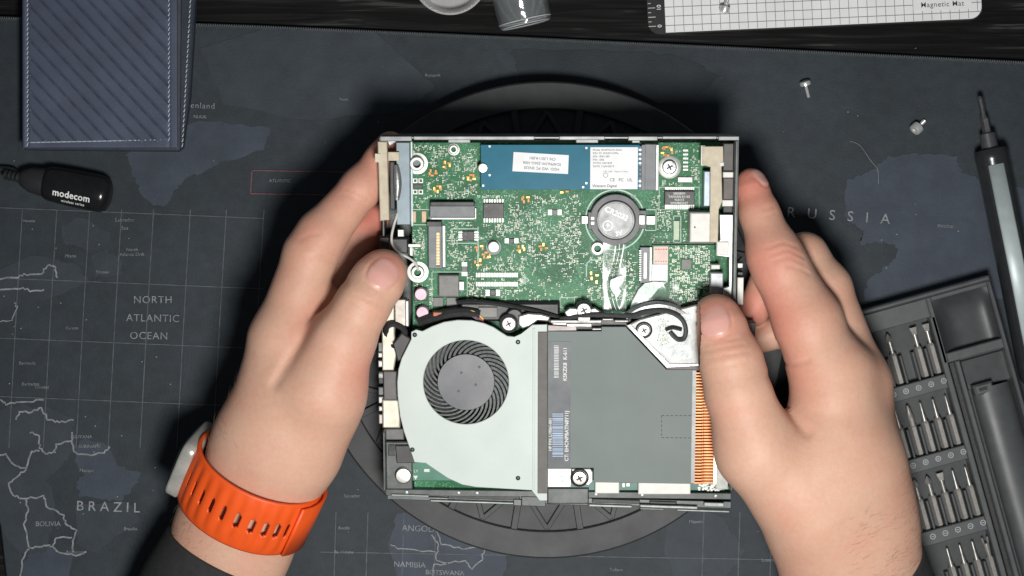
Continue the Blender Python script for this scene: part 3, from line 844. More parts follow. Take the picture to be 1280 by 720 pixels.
pbox('green_corner', 500, 578, 575, 601, ZB, ZB+.004, mat('pcb_plain', (.025,.17,.10), .38, 0, .25, 120), PC, .0002)
screw(504, 595, 10.5, -.0066, PC, mat('bright_screw', (.80,.78,.72), .3, .95), None, False)
mb = MB(); p = L(519.5, 597, ZB+.0042)
mb.add([(p.x-.0012,p.y+.001,p.z),(p.x+.0012,p.y+.001,p.z),(p.x,p.y-.0012,p.z)], [(0,2,1)]); rbox(mb, 530, 586, 537, 590, ZB+.004, ZB+.0048, .0001)
put_text(mb, 'LY', L(520, 589, ZB+.0042), .0014); obj('corner_marks', mb, INKW, PC)
ppoly('plastic_clip', [(491,430),(502,416),(515,424),(505,449),(497,452)], -.016, -.0060, mat('clip_black', (.040,.038,.038), .5), PC, .0006)
mb = MB(); mb.tube([L(*p_) for p_ in ((482,415,-.010),(484,408,-.008),(492,405,-.008),(503,410,-.008),(506,418,-.008),(497,432,-.010),(486,428,-.012),(482,415,-.011))], .0016, 8); obj('rubber_loop', mb, BLKP, PC, True)
# --- fan
FANC = mat('fan_cover_paint', (.515,.580,.545), .48, .0, .035, 60, .1, 3500)
ZC = -.0030
fc = L(582.5, 478, ZC); HR = 54.5*PXL
outl = [(684,405.5),(684,626),(675,626),(665,613),(595,609),(578,606),(560,598),(545,588),(532,579),(518,578),(512,560),(505,540),(500,520),(497,495),(496.5,478),(498,462),(502,448),(508,436),(514,424),(514,415),(520,412),(528,414),(540,408),(555,402.5),(572,400),(590,400.5),(605,404),(617,409),(626,415),(634,420),(643,421),(652,417),(658,410),(666,406)]
PO = [L(x, y, ZC) for x, y in outl]
def ray_poly(cx, cy, a, P):
    dx, dy = math.cos(a), math.sin(a); best = None
    for i in range(len(P)):
        p, q = P[i], P[(i+1) % len(P)]
        ex, ey = q.x-p.x, q.y-p.y; den = dx*ey-dy*ex
        if abs(den) < 1e-12: continue
        t_ = ((p.x-cx)*ey-(p.y-cy)*ex)/den; u_ = ((p.x-cx)*dy-(p.y-cy)*dx)/den
        if t_ > 0 and -1e-6 <= u_ <= 1+1e-6 and (best is None or t_ < best): best = t_
    return best
angs = sorted(set([2*math.pi*i/220 for i in range(220)] + [math.atan2(p.y-fc.y, p.x-fc.x) % (2*math.pi) for p in PO]))
mb = MB(); v = []; f = []; n_ = len(angs)
for a in angs:
    r_ = ray_poly(fc.x, fc.y, a, PO); c_, s_ = math.cos(a), math.sin(a)
    for rr_, zz in ((HR, ZC-.0012), (HR, ZC-.0002), (HR+.0003, ZC), (r_-.0003, ZC), (r_, ZC-.0003), (r_, ZC-.0012)):
        v.append((fc.x+rr_*c_, fc.y+rr_*s_, zz))
for i in range(n_):
    j = (i+1) % n_
    for k in range(5): f.append((i*6+k, i*6+k+1, j*6+k+1, j*6+k))
mb.add(v, f)
FAN = obj('fan', mb, FANC, PC, True, ang=30)
FAN['label'] = 'pale grey fan cover plate with round intake'
mb = MB(); v = []; f = []                               # black housing below
for a in angs:
    r_ = ray_poly(fc.x, fc.y, a, PO) - .0006
    for rr_, zz in ((r_, ZC-.0012), (r_, ZC-.0105)): v.append((fc.x+rr_*math.cos(a), fc.y+rr_*math.sin(a), zz))
for i in range(n_):
    j = (i+1) % n_; f.append((2*i, 2*i+1, 2*j+1, 2*j))
f.append(tuple(2*i+1 for i in range(n_))[::-1])
mb.add(v, f); obj('fan_housing', mb, BLKP, FAN)
mb = MB(); q = L(666, 410, ZC); q2 = L(671.5, 612, ZC)
mb.box((q.x, q2.y, ZC+.00002), (q2.x-.0012, q.y, ZC+.0004), .0002); obj('cover_fold', mb, FANC, FAN)
mb = MB(); mb.lathe([(36.8*PXL, -.0100), (36.8*PXL, ZC-.0010), (36.0*PXL, ZC-.0004), (.00001, ZC-.0004)], (fc.x, fc.y, 0), 72, cap=False)
obj('fan_hub', mb, mat('hub_plastic', (.066,.069,.082), .42, 0, .10, 140, .1), FAN, True)
mb = MB()
for x, y in ((576.5,466),(594.5,481),(573,489),(599,459)):
    p = L(x, y, ZC); mb.lathe([(1.7*PXL, 0), (1.5*PXL, .00006)], (p.x, p.y, ZC-.0004), 12)
obj('hub_dimples', mb, mat('dimple', (.035,.035,.04), .5), FAN)
BLADE = mat('blade_plastic', (.27,.29,.285), .26, 0, .25, 500, spec=.7)
mb = MB(); NBl = 34; N1 = 9; v = []; f = []
for i in range(N1):
    s_ = i/(N1-1); r_ = (36.0 + 19.5*s_)*PXL; a = -.50*s_ - .10*s_*s_
    for k, (da, zz) in enumerate(((-.060, ZC-.0010), (.040, ZC-.0022), (.062, ZC-.0080))):
        v.append((r_*math.cos(a+da), r_*math.sin(a+da), zz))
for i in range(N1-1):
    for k in range(2): f.append((i*3+k, (i+1)*3+k, (i+1)*3+k+1, i*3+k+1))
mb.add(v, f)
bl0 = obj('fan_blade', mb, BLADE, FAN, True, ang=20); bl0.location = (fc.x, fc.y, 0)
for i in range(1, NBl): copy_child(bl0, FAN, (fc.x, fc.y, 0), (0, 0, 2*math.pi*i/NBl))
for x, y in ((518.5,418.5),(647.5,427.5),(515.5,562),(647.5,597.5)):
    p = L(x, y, ZC); mb = MB(); mb.lathe([(3.0*PXL, 0), (3.0*PXL, .0002), (1.7*PXL, .0004), (1.0*PXL, .0001)], (p.x, p.y, ZC+.00002), 18); obj('cover_rivet', mb, mat('rivet_dark', (.06,.075,.075), .4, .5), FAN, True)
pbox('fan_edge_strip', 672.5, 415, 683.5, 617, ZC+.0001, ZC+.0009, mat('foam_strip', (.165,.155,.145), .8, 0, .1, 200, .4, 2500), FAN, .0002)
# --- heat sink, duct sheet and fins
DUCT = mat('duct_sheet', (.175,.205,.198), .55, 0, .05, 40, .15, 3500, spec=.3)
ZH = -.0034
mb = MB(); mb.prism([L(x, y, ZH)[:2] for x, y in ((684.5,414),(752,414),(752,408.5),(782,408.5),(833,462),(867.5,462),(866,605),(742,603),(742,585),(684.5,585))], ZH-.0006, ZH, .0002)
HS = obj('heat_sink', mb, DUCT, PC); HS['label'] = 'grey duct sheet over copper fins'
pbox('duct_edge', 865.6, 463, 868.4, 604, ZH-.0004, ZH+.0002, mat('duct_edge_grey', (.42,.43,.42), .5), HS, .0001)
COP = mat('copper', (.74,.285,.115), .40, .4, .16, 500)
ppoly('fin_bed', [(868,464),(896,464),(894,604),(866,605)], -.0135, -.0085, mat('copper_dark', (.30,.11,.045), .5, .7), HS, 0)
mb = MB(); fw = 27*PXL
mb.box((0, -.00042, -.0130), (fw*.40, .00042, -.0040), .00010); mb.box((fw*.36, -.00052, -.0130), (fw, .00052, -.0046), .00012)
mb.lathe([(.0007, -.0042), (.0004, -.0037)], (fw*.39, .0002, 0), 8)
fin0 = obj('copper_fin', mb, COP, HS); NF = 37
for i in range(NF):
    y = 466 + (603-466)*i/(NF-1); p = L(868.5 - 1.5*i/NF, y, -.005)
    if i == 0: fin0.location = (p.x, p.y, 0)
    else: copy_child(fin0, HS, (p.x, p.y, 0))
pbox('fin_side_wall', 893.5, 462, 896, 606, ZB, -.0036, mat('copper_pale', (.80,.62,.48), .4, .7), HS, .0002)
pbox('side_gasket', 897, 462, 910, 612, ZB, -.0060, mat('gasket_pale', (.50,.51,.48), .6), PC, .0004)
# label with bar codes on the duct
pbox('part_label', 685.5, 427, 713, 584, ZH+.0001, ZH+.00025, mat('label_dark', (.082,.088,.098), .5, 0, .06), HS, 0)
mb = MB(); rr = random.Random(2); z = ZH+.0003
y = 517
while y < 571:
    w = rr.choice((.8, 1.1, 1.8)); rbox(mb, 690.5, y, 704, y+w, z-.00002, z, 0, 0); y += w + rr.choice((.7, 1.0, 1.6))
y = 432
while y < 472:
    w = rr.choice((.7, 1.0)); rbox(mb, 692.5, y, 698.5, y+w, z-.00002, z, 0, 1); y += w + rr.choice((.7, 1.1))
put_text(mb, 'HP P/N: L19561-001', L(688, 543, z), .0014, math.radians(90), bold=.03, mi=1)
put_text(mb, 'CT: EHCNPBATN8Y11J', L(708.5, 545, z), .0018, math.radians(90), bold=.03, mi=1)
put_text(mb, 'KSKZK8  K-611', L(706.5, 455, z), .0018, math.radians(90), bold=.03, mi=1)
obj('label_print', mb, [mat('barcode_blue', (.34,.45,.62), .5), INKW], HS)
mb = MB()
def dash(x0, y0, x1, y1, n_):
    for i in range(n_):
        a, c = i/n_, (i+.6)/n_
        mb.ribbon([L(x0+(x1-x0)*a, y0+(y1-y0)*a, ZH+.0001), L(x0+(x1-x0)*c, y0+(y1-y0)*c, ZH+.0001)], .00035)
dash(827, 519.5, 866, 519.5, 7); dash(827, 519.5, 827, 547, 5); dash(827, 547, 866, 547.5, 7)
obj('dashed_mark', mb, mat('mark_dark', (.04,.042,.045), .6), HS)
# --- hinge bar, brackets, posts
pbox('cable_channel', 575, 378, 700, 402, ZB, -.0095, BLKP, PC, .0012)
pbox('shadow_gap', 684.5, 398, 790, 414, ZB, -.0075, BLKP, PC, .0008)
mb = MB()
for x0, x1, y0, y1, zt in ((688,752,400,404,-.0030),(708,740,404,409,-.0024),(722,738,396,402,-.0022),(753,767,398,401,-.0030),(768,786,400,403,-.0030),(740,752,410,413,-.0030),(690,712,403,408,-.0040)):
    rbox(mb, x0, y0, x1, y1, zt-.0016, zt, .0004)
obj('hinge_bar', mb, mat('hinge_steel', (.24,.235,.22), .40, .5, .3, 300, .9, 300), PC)
ppoly('hinge_dark', [(684.5,406),(721,408),(721,413.5),(684.5,414)], -.0036, -.0026, mat('hinge_brown', (.12,.10,.095), .4, .4), PC, .0003)
for pts in (((705,390),(712,384.5),(721,385),(726,393),(720,397),(708,396)), ((736,386),(744,384.5),(755,392),(757,397),(745,397),(737,394))):
    ppoly('leaf_bracket', pts, -.0075, -.0048, mat('leaf_steel', (.22,.21,.20), .38, .6, .3, 300, .9, 300), PC, .0006)
screw(730, 388, 9.5, -.0042, PC, STEEL, 11.5)
screw(636, 405, 9.0, -.0030, PC, mat('nickel', (.46,.43,.41), .4, .6), 12.0)
p = L(643, 396, -.006); mb = MB(); mb.lathe([(11*PXL, -.012), (11*PXL, -.0062), (9*PXL, -.0055), (.00001, -.0055)], (p.x, p.y, 0), 28, cap=False); obj('post', mb, BLKP, PC, True)
ppoly('spring_arm', [(648,395),(660,391.5),(676,392.5),(688,396),(686,402),(672,401),(662,408),(653,411),(648,406)], -.0068, -.0036, mat('spring_steel', (.34,.335,.315), .38, .5, .25, 300, .9, 250), PC, .0007)
mb = MB()
mb.tube([L(*p_) for p_ in ((571,378,-.009),(590,377,-.008),(615,379,-.008),(640,383,-.008),(668,388,-.008),(690,394,-.008),(705,399,-.008))], .0011, 8); obj('black_cable', mb, BLKP, PC, True)
mb = MB(); rbox(mb, 598, 384, 622, 397, ZB, -.0082, .0004); obj('fan_connector', mb, mat('connector_grey', (.20,.19,.18), .5), PC)
for dy, c, nm_ in ((0, (.75,.55,.06), 'wire_yellow'), (3, (.45,.05,.04), 'wire_red'), (5, (.30,.05,.16), 'wire_plum'), (7.5, (.015,.015,.016), 'wire_black')):
    mb = MB(); mb.tube([L(*p_) for p_ in ((577,388+dy*.3,-.0085),(586,388+dy*.7,-.0075),(595,391+dy,-.0072),(604,399+dy*.6,-.0080))], .00055, 6); obj('fan_wire', mb, mat(nm_, c, .4), PC, True)
mb = MB(); mb.tube([L(*p_) for p_ in ((523,402,-.010),(540,397,-.009),(560,392,-.0085),(580,390,-.0090),(600,393,-.009))], .0028, 8); obj('fan_cable_sleeve', mb, BLKP, PC, True)
pbox('copper_tab', 541, 390, 553, 396, -.009, -.0062, mat('copper_brown', (.30,.10,.05), .5, .3), PC, .0004)
# --- silver bracket plate with film and cable loop at the centre right
ZP = -.0030
SHINY = mat('bright_plate', (.30,.30,.29), .44, .3, .2, 120, .9, 120)
ppoly('bracket_plate', [(783,407),(800,399),(819,394),(874,380),(892,400),(892,458),(874,456),(836,457)], ZP-.0012, ZP, SHINY, PC, .0006)
ppoly('bracket_rim', [(783,407),(788,405),(838,455),(874,454),(874,458),(833,460)], ZP-.0008, ZP+.0006, STEEL, PC, .0003)
ppoly('bracket_skirt', [(832,458),(836,457),(874,456.5),(875,464),(833,464)], -.010, ZP-.0010, mat('maroon_plastic', (.055,.018,.016), .45), PC, .0004)
screw(805, 413, 8.0, ZP+.0012, PC, STEEL, 11.0)
ppoly('tape_patch', [(819,395),(863,392),(863,449),(838,449),(820,434)], ZP+.00010, ZP+.00035, mat('foil_white', (.40,.435,.43), .40, .1, .25, 220, 1.0, 260), PC, 0)
mb = MB(); mb.tube([L(*p_) for p_ in ((700,399,-.006),(735,394,-.0038),(765,394,-.0030),(790,395,-.0016),(805,390,-.0010),(822,388,-.0008),(840,391,-.0010),(853,400,-.0012),(857.5,413,-.0014),(855,423,-.0014),(848,424.5,-.0012),(842,420,-.0012),(838,415,-.0014))], .00115, 8)
obj('black_cable', mb, mat('cable_black', (.055,.055,.060), .35), PC, True)
mb = MB(); mb.tube([L(*p_) for p_ in ((832,412,-.0018),(841,409.5,-.0014),(852,412,-.0016))], .0010, 8); obj('cable_end', mb, BLKP, PC, True)
rr = random.Random(6); mb = MB()
for i in range(60): smd(mb, rr.uniform(822, 836), rr.uniform(399, 432), ZP+.0004, 2.6, 1.4, rr.random()<.5, rr)
obj('tape_specks', mb, SMDM, PC, kind='stuff')
mb = MB(); mb.tube([L(*p_) for p_ in ((783,396,-.006),(800,386,-.0045),(822,382,-.004),(840,385,-.0045),(856,393,-.005))], .0023, 10); obj('cable_shield', mb, STEEL, PC, True)
# clear films lying crumpled over the board
m, t, b = nt_new('clear_film')
out = t.nodes['Material Output']; t.nodes.remove(b)
tb = t.nodes.new('ShaderNodeBsdfTransparent'); tb.inputs[0].default_value = (.90,.95,.92,1)
gb = t.nodes.new('ShaderNodeBsdfGlossy'); gb.inputs['Roughness'].default_value = .24
db = t.nodes.new('ShaderNodeBsdfDiffuse'); db.inputs[0].default_value = (.75,.80,.77,1)
mx1 = t.nodes.new('ShaderNodeMixShader'); mx2 = t.nodes.new('ShaderNodeMixShader')
mx1.inputs[0].default_value = .10; mx2.inputs[0].default_value = .06
n3 = noise(t, 60, 2); bp = t.nodes.new('ShaderNodeBump'); bp.inputs['Strength'].default_value = .45; bp.inputs['Distance'].default_value = .002
t.links.new(n3.outputs['Fac'], bp.inputs['Height']); t.links.new(bp.outputs[0], gb.inputs['Normal'])
t.links.new(tb.outputs[0], mx1.inputs[1]); t.links.new(db.outputs[0], mx1.inputs[2])
t.links.new(mx1.outputs[0], mx2.inputs[1]); t.links.new(gb.outputs[0], mx2.inputs[2]); t.links.new(mx2.outputs[0], out.inputs[0])
FILM = m
def film(pts4, nu, nv, amp, seed, z0, fx):
    rg = random.Random(seed); ph = [rg.uniform(0, 6) for _ in range(6)]
    mb = MB(); v = []; f = []
    for i in range(nu+1):
        for j in range(nv+1):
            s_, t_ = i/nu, j/nv
            x = (pts4[0][0]*(1-s_)+pts4[1][0]*s_)*(1-t_)+(pts4[3][0]*(1-s_)+pts4[2][0]*s_)*t_
            y = (pts4[0][1]*(1-s_)+pts4[1][1]*s_)*(1-t_)+(pts4[3][1]*(1-s_)+pts4[2][1]*s_)*t_
            w = amp*(math.sin(5*s_+ph[0]+3*t_)*.5+math.sin(9*t_+ph[1]-4*s_)*.35+math.sin(14*s_*t_+ph[2])*.25)
            w += amp*1.6*max(0, 1-abs(s_-.55-.18*math.sin(5*t_+ph[3]))*7)
            v.append(L(x, y, z0 + w + fx*t_))
    for i in range(nu):
        for j in range(nv):
            a = i*(nv+1)+j; f.append((a, a+1, a+nv+2, a+nv+1))
    mb.add(v, f); return mb
obj('clear_film', film(((754,303),(782,306),(783,392),(753,390)), 24, 40, .0005, 1, ZB+.0042, .0), FILM, PC, True)
obj('clear_film', film(((795,356),(846,352),(853,398),(784,398)), 30, 30, .0004, 2, ZB+.0060, .003), FILM, PC, True)
GLARE = mat('film_glare', (.66,.72,.69), .30, 0, .1, 120, .4, 700)  # white patches painted in for the glare on the clear films
ppoly('film_glare', [(806,354),(818,352),(834,353),(824,360),(814,372),(806,386),(797,394),(785,396),(790,378),(798,362)], ZB+.0036, ZB+.0040, GLARE, PC, .0001)
ppoly('film_glare', [(763,350),(772,346),(780,345),(779,353),(772,358),(777,364),(772,372),(766,366),(762,358)], ZB+.0034, ZB+.0037, GLARE, PC, .0001)
# --- near edge: green strip, white blocks, screw
pbox('edge_board', 684, 600, 906, 613, ZB-.001, -.0090, mat('pcb_teal', (.05,.15,.12), .4, 0, .3, 200), PC, .0002)
pbox('white_pad', 744, 600, 774, 617, -.0090, -.0052, WHITEP, PC, .0004); pbox('white_pad', 798, 602.5, 863, 618, -.0090, -.0052, WHITEP, PC, .0004)
pbox('steel_foot', 684.5, 585.5, 714, 609, -.0095, -.0048, mat('foot_metal', (.70,.70,.66), .4, .4), PC, .0004)
mb = MB(); put_text(mb, '2', L(703, 599, -.0046), .0034, math.radians(20)); obj('foot_number', mb, mat('faint_ink', (.42,.42,.38), .5), PC)
ppoly('steel_foot', [(714,586),(738,586),(741,590),(741,602),(736,607),(720,604)], -.0095, -.0052, SILV, PC, .0004)
screw(724.5, 598, 9.5, -.0030, PC, mat('nickel2', (.42,.38,.36), .32, .9), 12.0)
rr = random.Random(13); mb = MB()
for i in range(60): rbox(mb, (x := rr.uniform(872, 900)), (y := rr.uniform(603, 612)), x+rr.uniform(1.5,3.5), y+rr.uniform(1.2,2.6), -.0090, -.0090+rr.uniform(.0004,.001), 0, rr.choice((0,1)))
rbox(mb, 778, 604, 781, 609, -.009, -.0084, 0, 0); rbox(mb, 783, 604, 787, 608, -.009, -.0084, 0, 0)
obj('solder_joints', mb, [SILV, WHITEP], PC, kind='stuff')
pbox('front_clip', 684, 610, 736, 630, -.020, -.0075, CHAS, PC, .0006)
# --- small surface-mount parts scattered over the free board
rr = random.Random(21); mb = MB(); cnt = 0; tries = 0
def free(x, y):
    for a, c, d, e in OCC:
        if a < x < d and c < y < e: return False
    return True
dens = lambda x, y: .35 + .65*(0.5+0.5*math.sin(x*.11+1.3*math.sin(y*.05))*math.cos(y*.09+x*.02))
while cnt < 2000 and tries < 40000:
    tries += 1
    x = rr.uniform(516, 908); y = rr.uniform(182, 400)
    if y > 376 and x > 540: continue
    if not free(x, y) or rr.random() > dens(x, y): continue
    if 655 < x < 735 and 330 < y < 378 and rr.random() < .75: continue
    x = round(x/1.6)*1.6; y = round(y/1.6)*1.6
    smd(mb, x, y, ZB+.0001, rr.choice((1.7, 2.0, 2.0, 2.6, 3.4)), rr.choice((.9, 1.1, 1.4)), rr.random() < .5, rr); cnt += 1
obj('surface_parts', mb, SMDM, BOARD, kind='stuff')

# ==================================================================  HANDS (signed-distance skin, meshed here)
def smin(a, b_, k):
    h = np.maximum(k - np.abs(a - b_), 0) / k
    return np.minimum(a, b_) - h*h*k*.25
def cap_d(P, a, b_, ra, rb):
    ab = b_ - a; pa_ = P - a
    t_ = np.clip((pa_ @ ab) / (ab @ ab), 0, 1)
    d = pa_ - t_[:, None]*ab
    return np.sqrt((d*d).sum(1)) - (ra + (rb - ra)*t_)
def pt(q): return np.array(W(q[0], q[1], q[2]*.001), dtype=np.float32)
class Hand:
    def __init__(s, palm, fingers, wrist, creases, nail, bumps, kp=.011, kf=.010):
        s.palm = palm; s.fingers = fingers; s.wrist = wrist; s.creases = creases; s.nail = nail; s.bumps = bumps; s.kp = kp; s.kf = kf
    def body(s, P):
        P = P.astype(np.float32)
        d = None
        for a, b_ in s.palm:
            e = cap_d(P, pt(a), pt(b_), a[3]*.001, b_[3]*.001)
            d = e if d is None else smin(d, e, s.kp)
        pts_, side, up, rs, q = s.wrist                    # flattened fore-arm
        sd = np.array(side, dtype=np.float32); un = np.array(up, dtype=np.float32)
        for (a, ra), (b_, rb) in zip(pts_, pts_[1:]):
            A = pt(a); B = pt(b_)
            Q = P - A; Q = Q + np.outer(Q @ un*(q-1), un)
            ab = B - A; ab = ab + (ab @ un)*(q-1)*un
            e = cap_d(Q, np.zeros(3, np.float32), ab, ra*.001, rb*.001)
            d = smin(d, e, .015)
        out = None
        for ch, k in s.fingers:
            g = None
            for a, b_ in zip(ch, ch[1:]):
                e = cap_d(P, pt(a), pt(b_), a[3]*.001, b_[3]*.001)
                g = e if g is None else smin(g, e, .004)
            g = smin(g, d, k)
            out = g if out is None else smin(out, g, .0022)
        return out
    def detail(s, P):
        d = self_zero(P)
        for pts_, amp, wid in s.creases:
            best = None
            for a, b_ in zip(pts_, pts_[1:]):
                A = pt(a)[:2]; B = pt(b_)[:2]
                # compare along the camera-independent ground-plane projection at the crease height
                ab = B - A; pa_ = P[:, :2] - A
                t_ = np.clip((pa_ @ ab)/(ab @ ab), 0, 1); e = pa_ - t_[:, None]*ab
                e = np.sqrt((e*e).sum(1)) + np.maximum(np.abs(P[:, 2] - .001*a[2]) - .022, 0)
                best = e if best is None else np.minimum(best, e)
            d = d + amp*.001*np.exp(-(best/(wid*.001))**2)
        for c_, amp, wid in s.bumps:
            C_ = pt(c_); e = ((P - C_)**2).sum(1)
            d = d - amp*.001*np.exp(-e/(wid*.001)**2)
        m_, g_ = s.nail_mask(P)
        d = d - .0003*m_ + .0005*g_
        return d
    def nail_mask(s, P):
        M_ = np.zeros(len(P)); G_ = np.zeros(len(P))
        for C_, T, B, lu, lv in s.nail:
            q = P - C_; u = (q @ T)/lu; v_ = (q @ B)/lv
            N = np.cross(T, B); N = N if N[2] > 0 else -N
            h = q @ N
            rr_ = (np.abs(u)**2.6 + np.abs(v_)**2.6)**(1/2.6)
            top = np.clip((h + .006)/.003, 0, 1)
            M_ = np.maximum(M_, np.clip((1.0 - rr_)/.12, 0, 1)*top)
            G_ = np.maximum(G_, np.exp(-((rr_ - 1.06)/.09)**2)*top*np.clip(.75 - u*.9, 0.15, 1))
        return M_, G_
    def full(s, P): return s.body(P) + s.detail(P)
def self_zero(P): return np.zeros(len(P), np.float32)
def surface_nets(fn, lo, hi, h):
    nx, ny, nz = [int(math.ceil((hi[i]-lo[i])/h))+1 for i in range(3)]
    F = np.empty((nx, ny, nz), np.float32)
    ys, zs = np.meshgrid(lo[1]+h*np.arange(ny), lo[2]+h*np.arange(nz), indexing='ij')
    step = max(1, 400000//(ny*nz))
    for i0 in range(0, nx, step):
        i1 = min(nx, i0+step)
        xs = lo[0]+h*np.arange(i0, i1)
        P = np.stack([np.repeat(xs, ny*nz), np.tile(ys.ravel(), i1-i0), np.tile(zs.ravel(), i1-i0)], 1).astype(np.float32)
        F[i0:i1] = fn(P).reshape(i1-i0, ny, nz)
    S = F < 0
    c = [S[a:nx-1+a, b_:ny-1+b_, e:nz-1+e] for a in (0,1) for b_ in (0,1) for e in (0,1)]
    anyv = np.logical_or.reduce(c); allv = np.logical_and.reduce(c)
    act = anyv & ~allv
    idx = -np.ones(act.shape, np.int64); I = np.argwhere(act); idx[act] = np.arange(len(I))
    acc = np.zeros((len(I), 3)); n_ = np.zeros(len(I))
    cor = [(a, b_, e) for a in (0,1) for b_ in (0,1) for e in (0,1)]
    for i, A in enumerate(cor):
        for j in range(i+1, 8):
            B = cor[j]
            if sum(abs(A[k]-B[k]) for k in range(3)) != 1: continue
            fa = F[I[:,0]+A[0], I[:,1]+A[1], I[:,2]+A[2]]; fb = F[I[:,0]+B[0], I[:,1]+B[1], I[:,2]+B[2]]
            x_ = (fa < 0) != (fb < 0)
            t_ = np.where(x_, fa/np.where(x_, fa-fb, 1), 0)
            for k in range(3): acc[:, k] += np.where(x_, A[k]+(B[k]-A[k])*t_, 0)
            n_ += x_
    V = (I + acc/n_[:, None])*h + np.array(lo)
    faces = []
    for ax in range(3):
        sl0 = [slice(None)]*3; sl1 = [slice(None)]*3
        sl0[ax] = slice(0, -1); sl1[ax] = slice(1, None)
        A = S[tuple(sl0)]; B = S[tuple(sl1)]
        E = np.argwhere(A != B)
        o1, o2 = [(1,2),(2,0),(0,1)][ax]
        ok = (E[:,o1] > 0) & (E[:,o2] > 0) & (E[:,o1] < [nx,ny,nz][o1]-1) & (E[:,o2] < [nx,ny,nz][o2]-1)
        E = E[ok]
        def cell(d1, d2):
            Q = E.copy(); Q[:, o1] -= d1; Q[:, o2] -= d2
            return idx[Q[:,0], Q[:,1], Q[:,2]]
        q = np.stack([cell(1,1), cell(0,1), cell(0,0), cell(1,0)], 1)
        flip = ~A[E[:,0], E[:,1], E[:,2]]
        q[flip] = q[flip][:, ::-1]
        faces.append(q)
    return V, np.concatenate(faces)
def grad(fn, P, e=.0006):
    g = np.empty_like(P)
    for k in range(3):
        d = np.zeros(3); d[k] = e
        g[:, k] = (fn(P+d) - fn(P-d))/(2*e)
    return g
HAIR = mat('hair_brown', (.16,.09,.05), .6)
def build_hand(name, hand, lo, hi, h, reds, label, hairs):
    V, Fc = surface_nets(hand.body, lo, hi, h)
    for fn, it in ((hand.body, 2), (hand.full, 2)):
        for _ in range(it):
            f_ = fn(V); g = grad(fn, V); V = V - g*(f_/np.maximum((g*g).sum(1), .2))[:, None]
    me = bpy.data.meshes.new(name)
    c = V.mean(0); base = np.array([c[0], c[1], V[:,2].min()])
    me.from_pydata((V-base).tolist(), [], Fc.tolist())
    me.polygons.foreach_set('use_smooth', [True]*len(me.polygons))
    red = np.zeros(len(V))
    for q, wid, amp in reds:
        C_ = pt(q); red += 1.65*amp*np.exp(-((V-C_)**2).sum(1)/(wid*.001)**2)
    m_, g_ = hand.nail_mask(V)
    for nm_, val in (('flush', np.clip(red, 0, 1)), ('nail', m_)):
        at = me.attributes.new(nm_, 'FLOAT', 'POINT'); at.data.foreach_set('value', val.astype(np.float32))
    me.materials.append(SKIN)
    o = bpy.data.objects.new(name, me); COL.objects.link(o)
    o.location = base
    SHIFT[o.name] = Vector(base)
    tag(o, label, 'hand')
    px_ = 640 + V[:,0]/(K*(CAM_H-V[:,2])); py_ = 360 - V[:,1]/(K*(CAM_H-V[:,2]))
    rg_ = random.Random(len(V)); mb = MB(); G = None
    for (x0, y0, x1, y1, cnt_, dx, dy) in hairs:
        ids = np.nonzero((px_ > x0) & (px_ < x1) & (py_ > y0) & (py_ < y1) & (V[:,2] > .035))[0]
        if not len(ids): continue
        for _ in range(cnt_):
            i = int(ids[rg_.randrange(len(ids))]); p = Vector(V[i]); g = Vector(grad(hand.body, V[i:i+1])[0]).normalized()
            d = Vector((dx + rg_.uniform(-.5,.5), dy + rg_.uniform(-.5,.5), 0)); d = (d - g*d.dot(g)).normalized(); l = rg_.uniform(.003, .0065)
            mb.tube([p, p + d*l*.5 + g*l*.16, p + d*l + g*l*.20], lambda q: .000045*(1.1-q), 3, sub=2)
    obj('arm_hair', mb, HAIR, o, kind='stuff')
    return o
# skin
m, t, b = nt_new('skin')
def attr(n_):
    a = t.nodes.new('ShaderNodeAttribute'); a.attribute_name = n_; return a.outputs['Fac']
n1 = noise(t, 38, 4, .6); n2 = noise(t, 420, 4, .6)
base = ramp(t, n1.outputs['Fac'], [(0.30, (.635,.345,.250)), (0.50, (.645,.385,.278)), (0.72, (.655,.418,.303))]).outputs['Color']
fl = mixc(attr('flush'), base, None, None, (.66,.245,.185))
spk = ramp(t, n2.outputs['Fac'], [(0.38, (.965,.945,.94)), (0.60, (1.0,1.0,1.0))]).outputs['Color']
mm_ = t.nodes.new('ShaderNodeMix'); mm_.data_type = 'RGBA'; mm_.blend_type = 'MULTIPLY'; mm_.inputs[0].default_value = 1
t.links.new(fl, mm_.inputs[6]); t.links.new(spk, mm_.inputs[7])
colr = mixc(attr('nail'), mm_.outputs[2], None, None, (.66,.36,.31))
t.links.new(colr, b.inputs['Base Color'])
rg = mth('MULTIPLY', attr('nail'), v2=-.22); rg2 = t.nodes.new('ShaderNodeMath'); rg2.operation = 'ADD'; rg2.inputs[1].default_value = .52
t.links.new(rg, rg2.inputs[0]); t.links.new(rg2.outputs[0], b.inputs['Roughness'])
b.inputs['Specular IOR Level'].default_value = .38
b.inputs['Subsurface Weight'].default_value = .28; b.inputs['Subsurface Radius'].default_value = (1, .35, .2); b.inputs['Subsurface Scale'].default_value = .005
tc = t.nodes.new('ShaderNodeTexCoord')
vs_ = vor(900, 'DISTANCE_TO_EDGE'); n5 = noise(t, 160, 6, .65)
sm = mth('ADD', mth('MULTIPLY', vs_.outputs['Distance'], v2=.9), mth('MULTIPLY', n5.outputs['Fac'], v2=1.4))
inv = t.nodes.new('ShaderNodeMath'); inv.operation = 'SUBTRACT'; inv.inputs[0].default_value = 1; t.links.new(attr('nail'), inv.inputs[1])
bpn = bump(t, b, sm, .2, .0006)
st = mth('MULTIPLY', inv.outputs[0], v2=.2); t.links.new(st, bpn.inputs['Strength'])
SKIN = m

